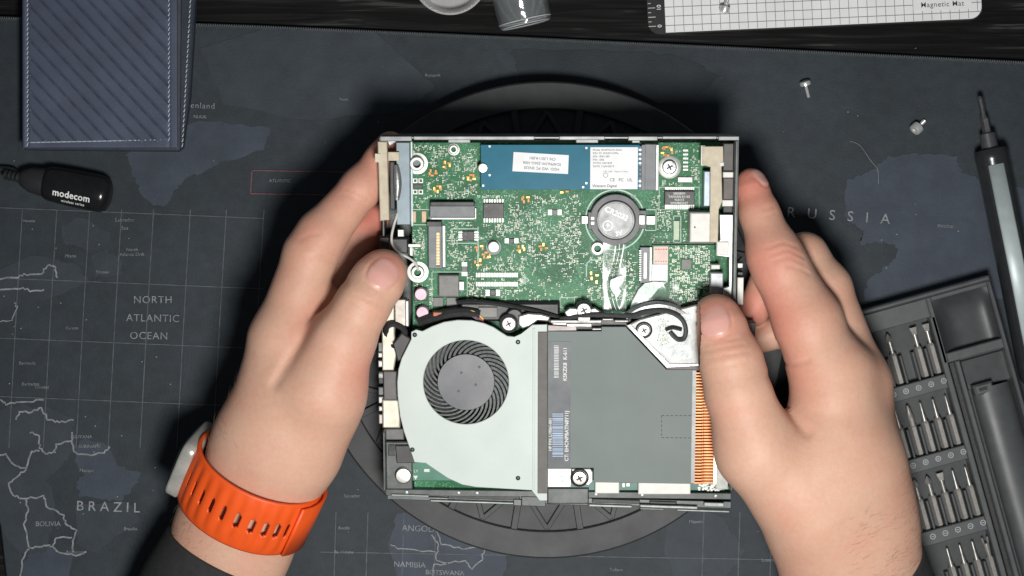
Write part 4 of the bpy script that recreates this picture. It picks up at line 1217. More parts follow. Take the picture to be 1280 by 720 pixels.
def frame(c0, c1):                      # wrist axis frame from two photo points with heights
    a = Vector(pt(c1) - pt(c0)).normalized()
    s_ = a.cross(Vector((0, 0, 1))).normalized()       # across the wrist, in the horizontal plane
    n_ = s_.cross(a).normalized()
    if n_.z < 0: n_ = -n_
    return a, s_, n_
# ---- hand with the watch
LW = [((372,500,64),25), ((338,566,57),26.5), ((296,660,37),27.5), ((258,770,27),33)]
aL, sL, nL = frame(LW[1][0], LW[2][0])
lt0 = np.array(W(479,342,.0915)); ltd = np.array((W(494,324,.09)-W(462,362,.09)).normalized()); ltb = np.array(Vector(ltd).cross(Vector((.12,.10,1))).normalized())
LEFT = Hand(
    palm=[((340,520,60,17.5),(352,425,66,15.0)), ((358,545,46,17),(356,436,46,13)), ((368,550,36,16),(374,450,28,12)), ((380,556,55,18),(404,488,73,19)), ((368,515,60,19),(388,498,62,19)), ((374,445,62,15),(412,388,57,11))],
    fingers=[([(404,488,74,19.3),(426,424,79,16.8),(453,378,81,13.8),(473,350,79,12.6),(480,340,77.5,11.2)], .010),
             ([(352,425,66,15.0),(388,318,64,13.2),(402,294,63.5,12.4),(452,234,60,10.0),(479,200,57,8.8),(488,183,53,7.6)], .009),
             ([(356,436,46,13),(418,322,42,11.5),(455,290,40,10.2),(466,274,39,9.0)], .008),
             ([(374,450,28,12),(428,360,28,10.5),(462,332,27,9.0)], .008)],
    wrist=(LW, sL, nL, 33, 1.30),
    creases=[([(388,322,75),(400,318,75),(414,324,75)],.22,1.2), ([(378,300,72),(388,294,72),(400,292,72)],.22,1.2),
             ([(432,236,71),(446,240,71),(459,248,71)],.30,.9), ([(429,243,71),(442,246,71),(455,254,71)],.25,.8),
             ([(444,368,95),(460,376,95),(478,382,95)],.22,.9), ([(438,376,95),(455,386,95),(472,393,95)],.28,.9), ([(433,386,95),(450,396,95),(466,403,95)],.20,.9),
             ([(432,352,74),(412,378,78),(388,412,80),(364,450,80),(347,478,80)],1.5,3.2)],
    nail=[(lt0, ltd, ltb, .0078, .0072)],
    bumps=[((398,302,76),.5,9), ((348,415,80),.6,12), ((446,228,71),.4,6)])
lo = W(190, 800, 0); hi = W(525, 140, .0)
# ---- the other hand
RW = [((1046,600,64),33), ((1058,672,54),32.5), ((1068,740,44),31), ((1084,830,34),35)]
aR, sR, nR = frame(RW[0][0], RW[2][0])
rt0 = np.array(W(892,400,.0925)); rtd = np.array((W(884,372,.09)-W(898,432,.09)).normalized()); rtb = np.array(Vector(rtd).cross(Vector((-.06,.10,1))).normalized())
ri0 = np.array(W(953,221,.0625)); rid = np.array((W(936,205,.06)-W(944,240,.06)).normalized()); rib_ = np.array(Vector(rid).cross(Vector((.80,.15,.58))).normalized())
RIGHT = Hand(
    palm=[((1014,634,66,25),(948,562,76,19)), ((1050,590,64,22),(1050,468,67,17.0)), ((1068,600,52,22),(1072,480,54,15.5)), ((1074,610,40,19),(1076,500,38,14)), ((1006,605,66,22),(1030,540,67,20))],
    fingers=[([(948,562,77,19),(924,490,81,16.4),(914,452,81,15.0),(898,408,78.5,13.0),(895,396,77,11.2)], .012),
             ([(1040,490,69,19.0),(1010,402,67,17.0),(976,336,65,14.0),(967,316,64,13.2),(949,266,60,9.6),(940,236,58,7.8),(938,227,57,6.6)], .010),
             ([(1072,480,54,15.5),(1032,360,47,12.8),(1006,320,43,11.4),(962,352,38,9.5),(941,388,34,8.6)], .009),
             ([(1076,500,38,14),(1038,410,28,10.5),(985,410,26,9.4),(948,422,25,8.4)], .008)],
    wrist=(RW, sR, nR, 37, 1.30),
    creases=[([(964,318,80),(985,312,80),(1006,322,80)],.35,1.0), ([(966,326,80),(986,321,80),(1006,330,80)],.30,.9), ([(960,310,80),(980,303,80),(998,309,80)],.30,1.0), ([(985,332,80),(1000,336,80),(1012,342,80)],.35,1.0),
             ([(955,262,72),(968,258,72)],.3,.8), ([(957,270,72),(970,266,72)],.25,.8),
             ([(884,440,96),(905,434,96),(930,430,96)],.25,.9), ([(886,450,96),(908,444,96),(936,440,96)],.32,.9), ([(882,432,96),(902,427,96),(924,423,96)],.2,.8), ([(888,462,96),(912,456,96),(938,452,96)],.22,.9),
             ([(962,470,82),(984,512,82),(1006,540,82)],1.4,2.6), ([(978,456,82),(994,456,82),(1010,450,82)],.7,1.2), ([(976,430,80),(986,450,80)],.4,1.2)],
    nail=[(rt0, rtd, rtb, .0085, .0080), (ri0, rid, rib_, .0050, .0042)],
    bumps=[((985,318,76),.9,8), ((1060,450,84),.5,12)])
R_reds = [((893,395,88),10,.55), ((938,232,62),14,.60), ((955,330,72),16,.40), ((975,400,72),16,.45), ((1000,470,78),14,.25), ((941,388,40),12,.55), ((905,440,92),8,.15), ((985,320,76),6,.2)]
L_reds = [((484,332,88),9,.60), ((470,195,62),14,.40), ((466,272,44),14,.7), ((462,330,32),14,.7), ((430,235,66),12,.3), ((460,470,80),14,.35), ((400,420,72),16,.3), ((385,300,72),10,.25)]
HL = build_hand('hand', LEFT, (lo.x, lo.y, -.004), (hi.x, hi.y, .112), .0010, L_reds, 'hand wearing an orange strapped watch, thumb pressing the computer beside the fan', [(240,470,300,560,70,-.5,.6), (205,620,260,700,60,-.6,-.3)])
lo = W(862, 835, 0); hi = W(1190, 195, .0)
HR_ = build_hand('hand', RIGHT, (lo.x-.004, lo.y, -.004), (hi.x, hi.y, .112), .0010, R_reds, 'bare hand without a watch, thumb resting above the copper fins', [(1118,590,1170,730,170,.8,.4), (1060,640,1120,730,60,.7,.5)])
# sleeves
CLO = mat('sleeve_cloth', (.022,.022,.023), .85, 0, .2, 300, .6, 1800)
def sleeve(hand, c0, c1, rs, rn, tilt, seed):
    A = Vector(pt(c0)); B = Vector(pt(c1)); a = (B-A).normalized(); s_ = a.cross(Vector((0,0,1))).normalized(); n_ = s_.cross(a)
    if n_.z < 0: n_ = -n_
    mb = MB(); v = []; f = []; NU = 120; NV = 60; ln = (B-A).length; rg_ = random.Random(seed); ph = [rg_.uniform(0,6) for _ in range(5)]
    for j in range(NV+1):
        w = j/NV
        for i in range(NU):
            th = 2*math.pi*i/NU
            fold = 1 + .05*w*math.sin(3*th+ph[0]+6*w) + .03*math.sin(9*w+2*th+ph[1])*w + .004*math.sin(i*math.pi)
            flare = 1 + .30*w
            rib = .0004*math.sin(2*math.pi*NU/4*i/NU*2)
            p = A + a*(ln*w + tilt*math.cos(th)*(1-w)) + s_*((rs*flare*fold+rib)*math.cos(th)) + n_*((rn*flare*fold+rib)*math.sin(th))
            v.append(p)
    for j in range(NV):
        for i in range(NU):
            k = (i+1) % NU; f.append((j*NU+i, j*NU+k, (j+1)*NU+k, (j+1)*NU+i))
    mb.add(v, f)
    o = obj('sleeve', mb, CLO, hand, True, ang=80)
    so = o.modifiers.new('thickness', 'SOLIDIFY'); so.thickness = .002; so.offset = 1
    return o
sleeve(HL, (282,692,34), (215,850,26), .0330, .0275, -.002, 1)
sleeve(HR_, (1076,738,44), (1105,880,30), .0355, .029, .017, 2)

# ==================================================================  WATCH
wc = Vector(pt((313,613,47.5)))
WT = thing('wrist_watch', 'silver cased watch on a ridged orange rubber strap worn on a wrist', 'watch', wc)
ORS = mat('orange_rubber', (.82,.098,.012), .46, 0, .05, 150, .08, 2500)
rs_, rn_ = .0325, .0272
def strap_pt(th, w, off=0):
    return wc + sL*((rs_+off)*math.cos(th)) + nL*((rn_+off)*math.sin(th)) + aL*w
NT, NW = 420, 36; SW = .0162
slots = [math.radians(d) for d in (22, 34, 46, 58, 70, 82, 95, 108, 120, 131, 141)]
v = []; f = []
perim = .0310
for i in range(NT):
    th = 2*math.pi*i/NT
    for j in range(NW+1):
        w = -SW + 2*SW*j/NW
        ridge = .00055*math.sin(th*30) * max(0, 1-(abs(w)/(SW*.95))**4)
        crown = -.0010*(w/SW)**4
        v.append(strap_pt(th, w, .0012+ridge*.6+crown))
for i in range(NT):
    k = (i+1) % NT; thm = 2*math.pi*(i+.5)/NT
    for j in range(NW):
        w = -SW + 2*SW*(j+.5)/NW
        hole = False
        for s_ in slots:
            du = (thm - s_)*perim
            dw = max(0, abs(w) - .0030)
            if du*du + dw*dw < .00125**2: hole = True; break
        if not hole: f.append((i*(NW+1)+j, i*(NW+1)+j+1, k*(NW+1)+j+1, k*(NW+1)+j))
mb = MB(); mb.add(v, f); STR = obj('strap', mb, ORS, WT, True, ang=70)
so = STR.modifiers.new('thickness', 'SOLIDIFY'); so.thickness = .0019; so.offset = 0
side = -1 if (sL*1.0).x > 0 else 1
th_case = math.pi if sL.x > 0 else 0.0
# case: rounded block on the outer (left) side of the wrist, face turned away
od = (sL*math.cos(th_case)).normalized(); ta = nL; ax = aL
def rounded_plate(c, u, w_, n_, hu, hw, r_, prof, mb, mi=0):
    v = []; f = []; M = 40
    base_ = []
    for i in range(M):
        th = 2*math.pi*i/M; e = 6.0
        cu = abs(math.cos(th))**(2/e)*(1 if math.cos(th) >= 0 else -1); cw = abs(math.sin(th))**(2/e)*(1 if math.sin(th) >= 0 else -1)
        base_.append((cu, cw))
    for ins, h in prof:
        for cu, cw in base_: v.append(c + u*(cu*(hu-ins)) + w_*(cw*(hw-ins)) + n_*h)
    for k in range(len(prof)-1):
        for i in range(M):
            j = (i+1) % M; f.append((k*M+i, k*M+j, (k+1)*M+j, (k+1)*M+i))
    f.append(tuple(range(M))[::-1]); f.append(tuple(range((len(prof)-1)*M, len(prof)*M)))
    mb.add(v, f, mi)
cc_ = wc + od*(rs_-.0010) - nL*.004 + aL*.0015
od2 = (od - nL*.04).normalized(); ta2 = (nL - od2*nL.dot(od2)).normalized()
mb = MB(); rounded_plate(cc_, ax, ta2, od2, .0168, .0170, 0, [(.0016,-.001),(.0003,.0000),(0,.0006),(0,.0052),(.0005,.0062),(.0014,.0067)], mb)
obj('watch_case', mb, mat('case_steel', (.76,.74,.67), .26, .6, .22, 90), WT, True)
mb = MB(); rounded_plate(cc_, ax, ta2, od2, .0148, .0150, 0, [(0,.0068),(.0006,.0075),(.002,.0080),(.005,.0082)], mb)
obj('watch_glass', mb, mat('watch_glass', (.010,.010,.012), .06), WT, True)
mb = MB(); p = strap_pt(math.radians(9) if sL.x > 0 else math.radians(171), .001, .0030); mb.tube([p-aL*.004, p+aL*.004], .0011, 8, sub=1); obj('strap_pin', mb, STEEL, WT, True)
mb = MB(); v = []; f = []
for i in range(22):
    th = math.radians(-25 + 60*i/21) if sL.x > 0 else math.radians(205-60*i/21)
    for w in (-.0150, .0150): v.append(strap_pt(th, w, .0032))
for i in range(21): f.append((2*i, 2*i+1, 2*i+3, 2*i+2))
mb.add(v, f); o = obj('strap_end', mb, ORS, WT, True, ang=80); so = o.modifiers.new('thickness', 'SOLIDIFY'); so.thickness = .0016; so.offset = 0

# ==================================================================  WALLET
WAL = thing('wallet', 'navy blue stitched leather wallet with embossed diagonal lines, lying on the mat', 'wallet', W(130, 60))
LEA = mat('navy_leather', (.068,.080,.122), .46, 0, .14, 60, .5, 1300, rvar=.08)
LEAD = mat('navy_leather_dark', (.028,.036,.055), .5, 0, .2, 90, .5, 1300)
ZW = .0135
def wp(x, y, z): return W(x, y, z)
mb = MB(); mb.prism([wp(*p_, .006)[:2] for p_ in ((29,-60),(248,-60),(237,120),(228,184),(222,189),(31,187))], .0006, .0062, .0008); obj('back_cover', mb, LEAD, WAL)
mb = MB(); mb.prism([wp(*p_, .0105)[:2] for p_ in ((31,-60),(226,-60),(224,187),(32,186))], .0063, .0100, .0005); obj('card_pages', mb, mat('wallet_lining', (.060,.066,.082), .6), WAL)
# front cover: embossed sheet
NX, NY = 250, 310; v = []; f = []
xl, xr, yt, yb = 27.5, 222.5, -60, 185.5
for i in range(NX+1):
    for j in range(NY+1):
        x = xl+(xr-xl)*i/NX; y = yt+(yb-yt)*j/NY
        z = ZW
        ins = 38 < x < 211 and y < 176
        if ins:
            ph = ((x*.73 - y*.68)/14.6) % 1.0
            z -= .00075*math.exp(-((ph-.5)/.05)**2) - .00055*math.exp(-((ph-.61)/.055)**2)
        e = min(x-xl, xr-x, yb-y)
        z -= .0012*max(0, 1-e/2.5)**2
        z -= .0005*math.exp(-((min(abs(x-34.5), abs(x-211.5)))/1.6)**2)
        z += .0005*math.sin(x*.02)*math.sin(y*.017+1)
        v.append(wp(x + .010*(y-60)*.12, y, z))
for i in range(NX):
    for j in range(NY):
        a = i*(NY+1)+j; f.append((a, a+1, a+NY+2, a+NY+1))
mb = MB(); mb.add(v, f); o = obj('front_cover', mb, LEA, WAL, True, ang=80)
so = o.modifiers.new('thickness', 'SOLIDIFY'); so.thickness = .0026; so.offset = -1
mb = MB()
for x0, ya, yb_, zz, dx in ((34.8,-50,180,ZW-.0001,0),(211.5,-50,176,ZW-.0001,0)):
    y = ya
    while y < yb_:
        mb.tube([wp(x0+.5, y, zz-.0002), wp(x0-.4+dx, y+2.0, zz+.0003), wp(x0-.9, y+4.0, zz-.0002)], .00032, 5, sub=1); y += 6.0
y = -50
while y < 180:
    x0 = 238 - (y/180)*10; mb.tube([wp(x0+.5, y, .0062), wp(x0, y+2, .0067), wp(x0-.7, y+4, .0062)], .00032, 5, sub=1); y += 6.2
x = 38
while x < 208:
    mb.tube([wp(x, 178-(x-38)*.02, ZW-.0003), wp(x+3, 178-(x-38)*.02, ZW+.0001), wp(x+5.5, 178-(x-38)*.02, ZW-.0003)], .0003, 5, sub=1); x += 6.4
obj('stitching', mb, mat('pale_thread', (.44,.52,.58), .7), WAL, kind='stuff')

# ==================================================================  USB ADAPTER
p0 = W(55, 228, .0085); p1 = W(138, 245, .0085); ad = (p1-p0).normalized()
US = thing('cable_adapter', 'small glossy black rounded adapter with white lettering and a thin cable', 'adapter', W(95, 237))
BLKG = mat('gloss_black', (.010,.010,.011), .20, 0, .2, 200)
ln = (p1-p0).length
def ucyl(mb, c, a, prof, q, n_=40, mi=0):       # oval body
    s_ = a.cross(Vector((0,0,1))).normalized(); v = []; f = []
    for r_, z_ in prof:
        for i in range(n_):
            th = 2*math.pi*i/n_; v.append(c + a*z_ + s_*(r_*math.cos(th)) + Vector((0,0,1))*(r_*q*math.sin(th)))
    for k in range(len(prof)-1):
        for i in range(n_):
            j = (i+1) % n_; f.append((k*n_+i, k*n_+j, (k+1)*n_+j, (k+1)*n_+i))
    f.append(tuple(range(n_))[::-1]); f.append(tuple(range((len(prof)-1)*n_, len(prof)*n_))); mb.add(v, f, mi)
mb = MB(); ucyl(mb, p0, ad, [(.0056,0),(.0082,.0010),(.0091,.003),(.0096,.009),(.0099,.018),(.0100,ln-.008),(.0097,ln-.004),(.0084,ln-.0012),(.0058,ln)], .78)
obj('body', mb, BLKG, US, True, ang=50)
mb = MB(); ucyl(mb, p0-ad*.0135, ad, [(.0022,0),(.0042,.0012),(.0066,.006),(.0075,.0125),(.0074,.0142)], .62); obj('cable_boot', mb, mat('boot_rubber', (.022,.022,.024), .42), US, True)
mb = MB()
for k in range(4): ucyl(mb, p0-ad*(.0150+.0022*k), ad, [(.0022,0),(.0028,.0004),(.0028,.0014),(.0022,.0018)], .9, 16)
obj('strain_relief', mb, BLKP, US, True)
mb = MB(); mb.tube([p0-ad*.015, W(18,214,.0055), W(0,211,.004), W(-40,212,.003)], .0016, 8); obj('cable', mb, BLKP, US, True)
mb = MB()
def on_body(u, h, lift):                          # print wrapped on the oval body
    s_ = ad.cross(Vector((0,0,1))).normalized()
    th = math.asin(max(-1, min(1, h/.0099)))
    return p0 + ad*u + s_*((.0100+lift)*math.sin(th)*-1) + Vector((0,0,1))*((.0100*.78+lift)*math.cos(th))
v_, f_ = text_mb('modecom', .0048, 'CENTER', .00010, 1.05)
mb.add([on_body(.0175+x, y-.0040, .0002) for x, y, z_ in v_], f_)
v_, f_ = text_mb('wireless series', .0018, 'CENTER', .00003, 1.15)
mb.add([on_body(.0185+x, y-.0074, .0002) for x, y, z_ in v_], f_)
obj('lettering', mb, mat('white_print', (.80,.80,.80), .5), US)

# ==================================================================  STEEL DISH and CLEAR CAP
dc = W(563, -26, 0)
DI = thing('steel_dish', 'small round polished steel dish standing on the black desk', 'dish', (dc.x, dc.y, -.004))
mb = MB(); mb.lathe([(.0150,-.0038),(.0165,-.0034),(.0185,.001),(.0200,.006),(.0204,.0072),(.0198,.0076),(.0190,.0068),(.0172,.001),(.0155,-.0022),(.00001,-.0026)], (dc.x, dc.y, 0), 64, cap=False)
obj('bowl', mb, mat('polished_steel', (.62,.61,.60), .24, .35, .05), DI, True)
m, t, b = nt_new('clear_plastic')
out = t.nodes['Material Output']; t.nodes.remove(b)
tb = t.nodes.new('ShaderNodeBsdfTransparent'); tb.inputs[0].default_value = (.93,.95,.95,1)
gb = t.nodes.new('ShaderNodeBsdfGlossy'); gb.inputs['Roughness'].default_value = .10
db = t.nodes.new('ShaderNodeBsdfDiffuse'); db.inputs[0].default_value = (.80,.82,.82,1)
mx1 = t.nodes.new('ShaderNodeMixShader'); mx2 = t.nodes.new('ShaderNodeMixShader'); mx1.inputs[0].default_value = .07
mx2.inputs[0].default_value = .10
nq = noise(t, 90, 2); bq = t.nodes.new('ShaderNodeBump'); bq.inputs['Strength'].default_value = .5; bq.inputs['Distance'].default_value = .002
t.links.new(nq.outputs['Fac'], bq.inputs['Height']); t.links.new(bq.outputs[0], gb.inputs['Normal'])
t.links.new(tb.outputs[0], mx1.inputs[1]); t.links.new(db.outputs[0], mx1.inputs[2])
t.links.new(mx1.outputs[0], mx2.inputs[1]); t.links.new(gb.outputs[0], mx2.inputs[2]); t.links.new(mx2.outputs[0], out.inputs[0])
CLR = m
EDGEM = mat('bright_edge', (.55,.57,.58), .12, 0, .1)  # pale opaque rings painted as the bright outlines of the clear plastic
CA = thing('clear_cap', 'clear plastic cap lying on the black desk next to the steel dish', 'cap', W(650, -5, -.004))
cx = W(652, 8, .012); axd = Vector((-.22, .95, .10)).normalized()
mb = MB(); c0_ = cx - axd*.0105 
mb.lathe([(.0001,0),(.0118,0),(.0136,.0010),(.0142,.004),(.0148,.028),(.0152,.030),(.0140,.030),(.0134,.028),(.0128,.004),(.0118,.0022),(.0001,.0018)], c0_, 48, 0, axd, cap=False)
obj('shell', mb, CLR, CA, True, ang=40)
for zz, r_ in ((.0008, .0128), (.0030, .0140)):
    u = axd.cross(Vector((0,0,1))).normalized(); w_ = axd.cross(u)
    mb = MB(); P = [c0_ + axd*zz + (u*math.cos(2*math.pi*k/40) + w_*math.sin(2*math.pi*k/40))*r_ for k in range(41)]; mb.tube(P, .00030, 6, sub=1); obj('edge_highlight', mb, EDGEM, CA, True)
for k in range(5):
    a = 2*math.pi*k/5 + .3; u = axd.cross(Vector((0,0,1))).normalized(); w_ = axd.cross(u)
    d = u*math.cos(a)+w_*math.sin(a); mb = MB(); mb.tube([c0_+axd*.003+d*.006, c0_+axd*.010+d*.0105, c0_+axd*.018+d*.0122], .0008, 6); obj('inner_rib', mb, CLR, CA, True)

# ==================================================================  MAGNETIC MAT
ZM = -.0022
mq = [(810,43.5),(1228,25),(1228,-120),(806,-120)]
MM = thing('magnetic_mat', 'white gridded magnetic screw mat with black ruler margin on the desk', 'magnetic mat', W(1020, -20, -.004))
bl = W(810, 44, ZM); br = W(1229, 25, ZM); ux = (br-bl).normalized(); uy = Vector((-ux.y, ux.x, 0)); wd = (br-bl).length
def mpnt(a, c, z=ZM): return Vector((bl.x+ux.x*a+uy.x*c, bl.y+ux.y*a+uy.y*c, z))
def rrect(a0, c0, a1, c1, r_, z, sides=(1,1)):
    P = []
    for cx_, cy_, st_ in ((a1-r_, c0+r_, -90),):
        pass
    corners = [(a0+r_, c0+r_, 180, sides[0]), (a1-r_, c0+r_, 270, sides[1])]
    for cx_, cy_, st_, on in corners:
        if on:
            for k in range(9):
                an = math.radians(st_+90*k/8); P.append(mpnt(cx_+r_*math.cos(an), cy_+r_*math.sin(an), z))
        else: P.append(mpnt(cx_+(-r_ if st_ == 180 else r_), cy_-r_, z))
    P += [mpnt(a1, c1, z), mpnt(a0, c1, z)]
    return P
mb = MB(); mb.prism([p[:2] for p in rrect(0, 0, wd, .08, .007, ZM)], -.0040, ZM, .0002); obj('backing', mb, mat('magnet_black', (.016,.016,.017), .5), MM)
MARG = 22.5*K*CAM_H
mb = MB(); P = rrect(MARG, .0009, wd-.0006, .0795, .0066, ZM+.0002, (0,1)); mb.add(P, [tuple(range(len(P)))]); obj('white_sheet', mb, mat('white_board', (.82,.83,.82), .42, 0, .05, 60), MM)
mb = MB(); g = .00495
a = MARG + .0049
while a < wd-.001:
    mb.ribbon([mpnt(a, .0011 if a < wd-.006 else .005, ZM+.0004), mpnt(a, .079, ZM+.0004)], .00032); a += g
c_ = .0011+.0035
while c_ < .079:
    mb.ribbon([mpnt(MARG, c_, ZM+.00045), mpnt(wd-.0008, c_, ZM+.00045)], .00032); c_ += g
obj('grid_print', mb, mat('grid_ink', (.22,.23,.24), .5), MM)
mb = MB(); P = [mpnt(a_, c_, ZM+.0006) for a_, c_ in ((wd-.0375,.0062),(wd-.0060,.0062),(wd-.0060,.0250),(wd-.0375,.0250))]; mb.add(P, [(0,1,2,3)]); obj('title_panel', mb, mat('white_board2', (.82,.83,.82), .42, 0, .03), MM)
mb = MB(); ang_ = math.atan2(ux.y, ux.x)
put_text(mb, 'Magnetic Mat', mpnt(wd-.0218, .0093, ZM+.0008), .0027, ang_, 'CENTER', .002, 1.1); obj('title', mb, mat('title_ink', (.09,.09,.10), .5), MM)
mb = MB()
for i in range(16):
    c_ = .0046 + i*g/2*1.0
    mb.ribbon([mpnt(.0006, c_, ZM+.0003), mpnt(.0045 if i % 2 == 0 else .0022, c_, ZM+.0003)], .0003)
for i, s_ in enumerate(('0', '10', '20', '30')):
    put_text(mb, s_, mpnt(.0066, .0046+i*2*g, ZM+.0003), .0022, ang_+math.pi/2, 'CENTER', .02)
obj('ruler_print', mb, mat('ruler_ink', (.70,.70,.70), .5), MM)

# ==================================================================  LOOSE SCREWS
def loose_screw(label, head, tip, rh, rt, hz, grp, hh=.0016):
    h = W(head[0], head[1], hz); t_ = W(tip[0], tip[1], rt + (0 if hz > 0 else -.002)); a = (t_-h).normalized(); l = (t_-h).length
    T_ = thing('screw', label, 'screw', (h.x, h.y, 0 if hz > 0 else ZM), grp)
    mb = MB(); mb.lathe([(.00001,-.0004),(rh*.35,-.0004),(rh*.4,-.0014),(rh*.55,-.0015),(rh*.9,-.0011),(rh,-.0003),(rh,hh),(rt,hh+.0001)], h, 24, 0, a, cap=False)
    obj('head', mb, mat('zinc', (.70,.71,.69), .32, .55, .12, 600), T_, True)
    prof = []; n_ = int(l/.0004)
    for i in range(n_): prof.append((rt*(1 if i % 2 else .80), hh+(l-hh)*i/n_))
    prof.append((rt*.6, l))
    mb = MB(); mb.lathe(prof, h, 16, 0, a); obj('threaded_shank', mb, MATS['zinc'], T_, True, ang=25)
loose_screw('steel flat topped screw with long shank on the mat', (1006.5,104), (1011,122), .0030, .0010, .0030, 'loose screws', .0010)
loose_screw('short steel screw with broad cross head tilted upward on the mat, near the driver tip', (1144.5,161.5), (1156,150.5), .0033, .0012, .0034, 'loose screws', .0022)
loose_screw('steel screw lying on the white gridded magnetic mat', (905.5,12.5), (911,-6), .0028, .0013, .0005, 'loose screws', .0020)

# ==================================================================  ELECTRIC SCREWDRIVER
sd0 = W(1224.5, 120, .0092); sd1 = W(1296, 478, .0092); sa = (sd1-sd0).normalized(); sl = (sd1-sd0).length
SD = thing('pen_screwdriver', 'black pen screwdriver with a painted highlight strip and slim bit, lying on the mat', 'screwdriver', W(1262, 300))
mb = MB(); mb.lathe([(.0006,0),(.0013,.0008),(.0016,.002),(.0014,.010),(.0021,.0125)], sd0, 12, 0, sa); mb.lathe([(.0023,.0124),(.0024,.0215)], sd0, 6, 0, sa)
obj('bit', mb, mat('bit_steel', (.34,.33,.32), .32, .95, .15, 400), SD, True)
mb = MB(); mb.lathe([(.0034,.0200),(.0042,.0206),(.0044,.0280),(.0046,.0300)], sd0, 32, 0, sa); obj('collar', mb, mat('collar_grey', (.10,.105,.115), .35, .5), SD, True)
mb = MB(); mb.lathe([(.0046,.0285),(.0080,.0290),(.0088,.0312),(.0089,.0345),(.0086,.0352),(.0086,sl-.010),(.0082,sl-.003),(.0065,sl),(.00001,sl+.0003)], sd0, 48, 0, sa, cap=False)
obj('barrel', mb, mat('barrel_black', (.035,.038,.042), .24, .35, .1, 200), SD, True, ang=40)
# pale strip painted as the highlight along the barrel
u = sa.cross(Vector((0,0,1))).normalized(); v = []; f = []
if u.x > 0: u = -u
for i in range(11):
    ph = math.radians(-22 + 56*i/10); d = u*math.sin(ph)*1 + Vector((0,0,1))*math.cos(ph)
    for z_ in (.0375, sl-.012): v.append(sd0 + sa*z_ + d*.00875)
for i in range(10): f.append((2*i, 2*i+1, 2*i+3, 2*i+2))
mb = MB(); mb.add(v, f); o = obj('barrel_highlight', mb, mat('highlight_silver', (.46,.53,.53), .45, .15, .06, 200), SD, True, ang=80); so = o.modifiers.new('thickness', 'SOLIDIFY'); so.thickness = .0003; so.offset = -1

# ==================================================================  BIT CASE and BITS
ANG = math.radians(15.5); BO = (1236.5, 344.0); ZK = .0140
def bp(u, v_, z): return W(BO[0] + u*math.cos(ANG) + v_*math.sin(ANG), BO[1] - u*math.sin(ANG) + v_*math.cos(ANG), z)
BC = thing('bit_case', 'open dark grey plastic case holding rows of driver bits beside the bare hand', 'bit case', (*bp(-90, 200, 0)[:2], 0))
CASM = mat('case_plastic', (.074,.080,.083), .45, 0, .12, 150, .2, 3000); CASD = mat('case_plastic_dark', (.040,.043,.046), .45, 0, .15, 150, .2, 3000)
def cbox(name, u0, v0, u1, v1, z0, z1, mt, c=.0004, parent=BC):
    mb = MB(); P = [bp(u0,v0,z1), bp(u1,v0,z1), bp(u1,v1,z1), bp(u0,v1,z1)]; mb.prism([p[:2] for p in P], z0, z1, c); return obj(name, mb, mt, parent)
VB = 430
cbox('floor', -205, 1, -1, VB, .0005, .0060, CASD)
# rim and top shelf, walls
cbox('rim', -207, 0, 0, 6, .0005, ZK+.0012, CASM, .0008); cbox('rim', -5, 6.3, 0, VB, .0005, ZK+.0012, CASM, .0008)
cbox('shelf', -207, 6.3, -84, 31, .0060, ZK, CASM, .0005)
cbox('bin_wall', -84, 6.3, -78, 92, .006, ZK, CASM, .0005); cbox('bin_wall', -78, 80, -5.3, 92, .006, ZK, CASM, .0005); cbox('bin_wall', -78, 6.3, -5.3, 12, .006, ZK, CASM, .0004)
mb = MB(); v = []; f = []; N_ = 14                           # scooped floor of the bin
for i in range(N_+1):
    for j in range(N_+1):
        s_, t_ = i/N_, j/N_
        e = max(abs(2*s_-1), 0)**6; g2 = (1-t_)**5
        v.append(bp(-78+72.7*s_, 12+68*t_, .0062 + .0062*min(1, e+g2*.9)))
for i in range(N_):
    for j in range(N_):
        a = i*(N_+1)+j; f.append((a, a+N_+1, a+N_+2, a+1))
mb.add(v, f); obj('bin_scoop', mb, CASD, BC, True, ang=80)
cbox('row_edge', -86, 31, -79, VB, .006, ZK, CASM, .0004)
ROWV = (31, 123, 215, 307)
for r_, v0 in enumerate(ROWV): cbox('row_bar', -207, v0+73, -86.3, v0+91, .0060, ZK, CASM, .0004)
# slots, ribs
UC = [-93.5 - 16.3*k for k in range(7)]
for r_, v0 in enumerate(ROWV):
    for k, u_ in enumerate(UC[:6]):
        cbox('slot_rib', u_-9.4, v0+36, u_-6.6, v0+72.6, .0060, ZK-.0022, CASM, .0003)
for v0 in ROWV:
    for k, u_ in enumerate(UC[:5]):
        mb = MB(); p = bp(u_+3.5, v0+81, ZK+.0002); mb.lathe([(.00115, 0), (.00150, 0)], p, 18, cap=False)
        for an in ((.2, 1.77) if v0 != 215 else (.2,)): 
            d = Vector((math.cos(an), math.sin(an), 0))*.0008; mb.ribbon([p-d, p+d], .0003)
        obj('size_mark', mb, mat('case_ink', (.40,.42,.43), .5), BC)
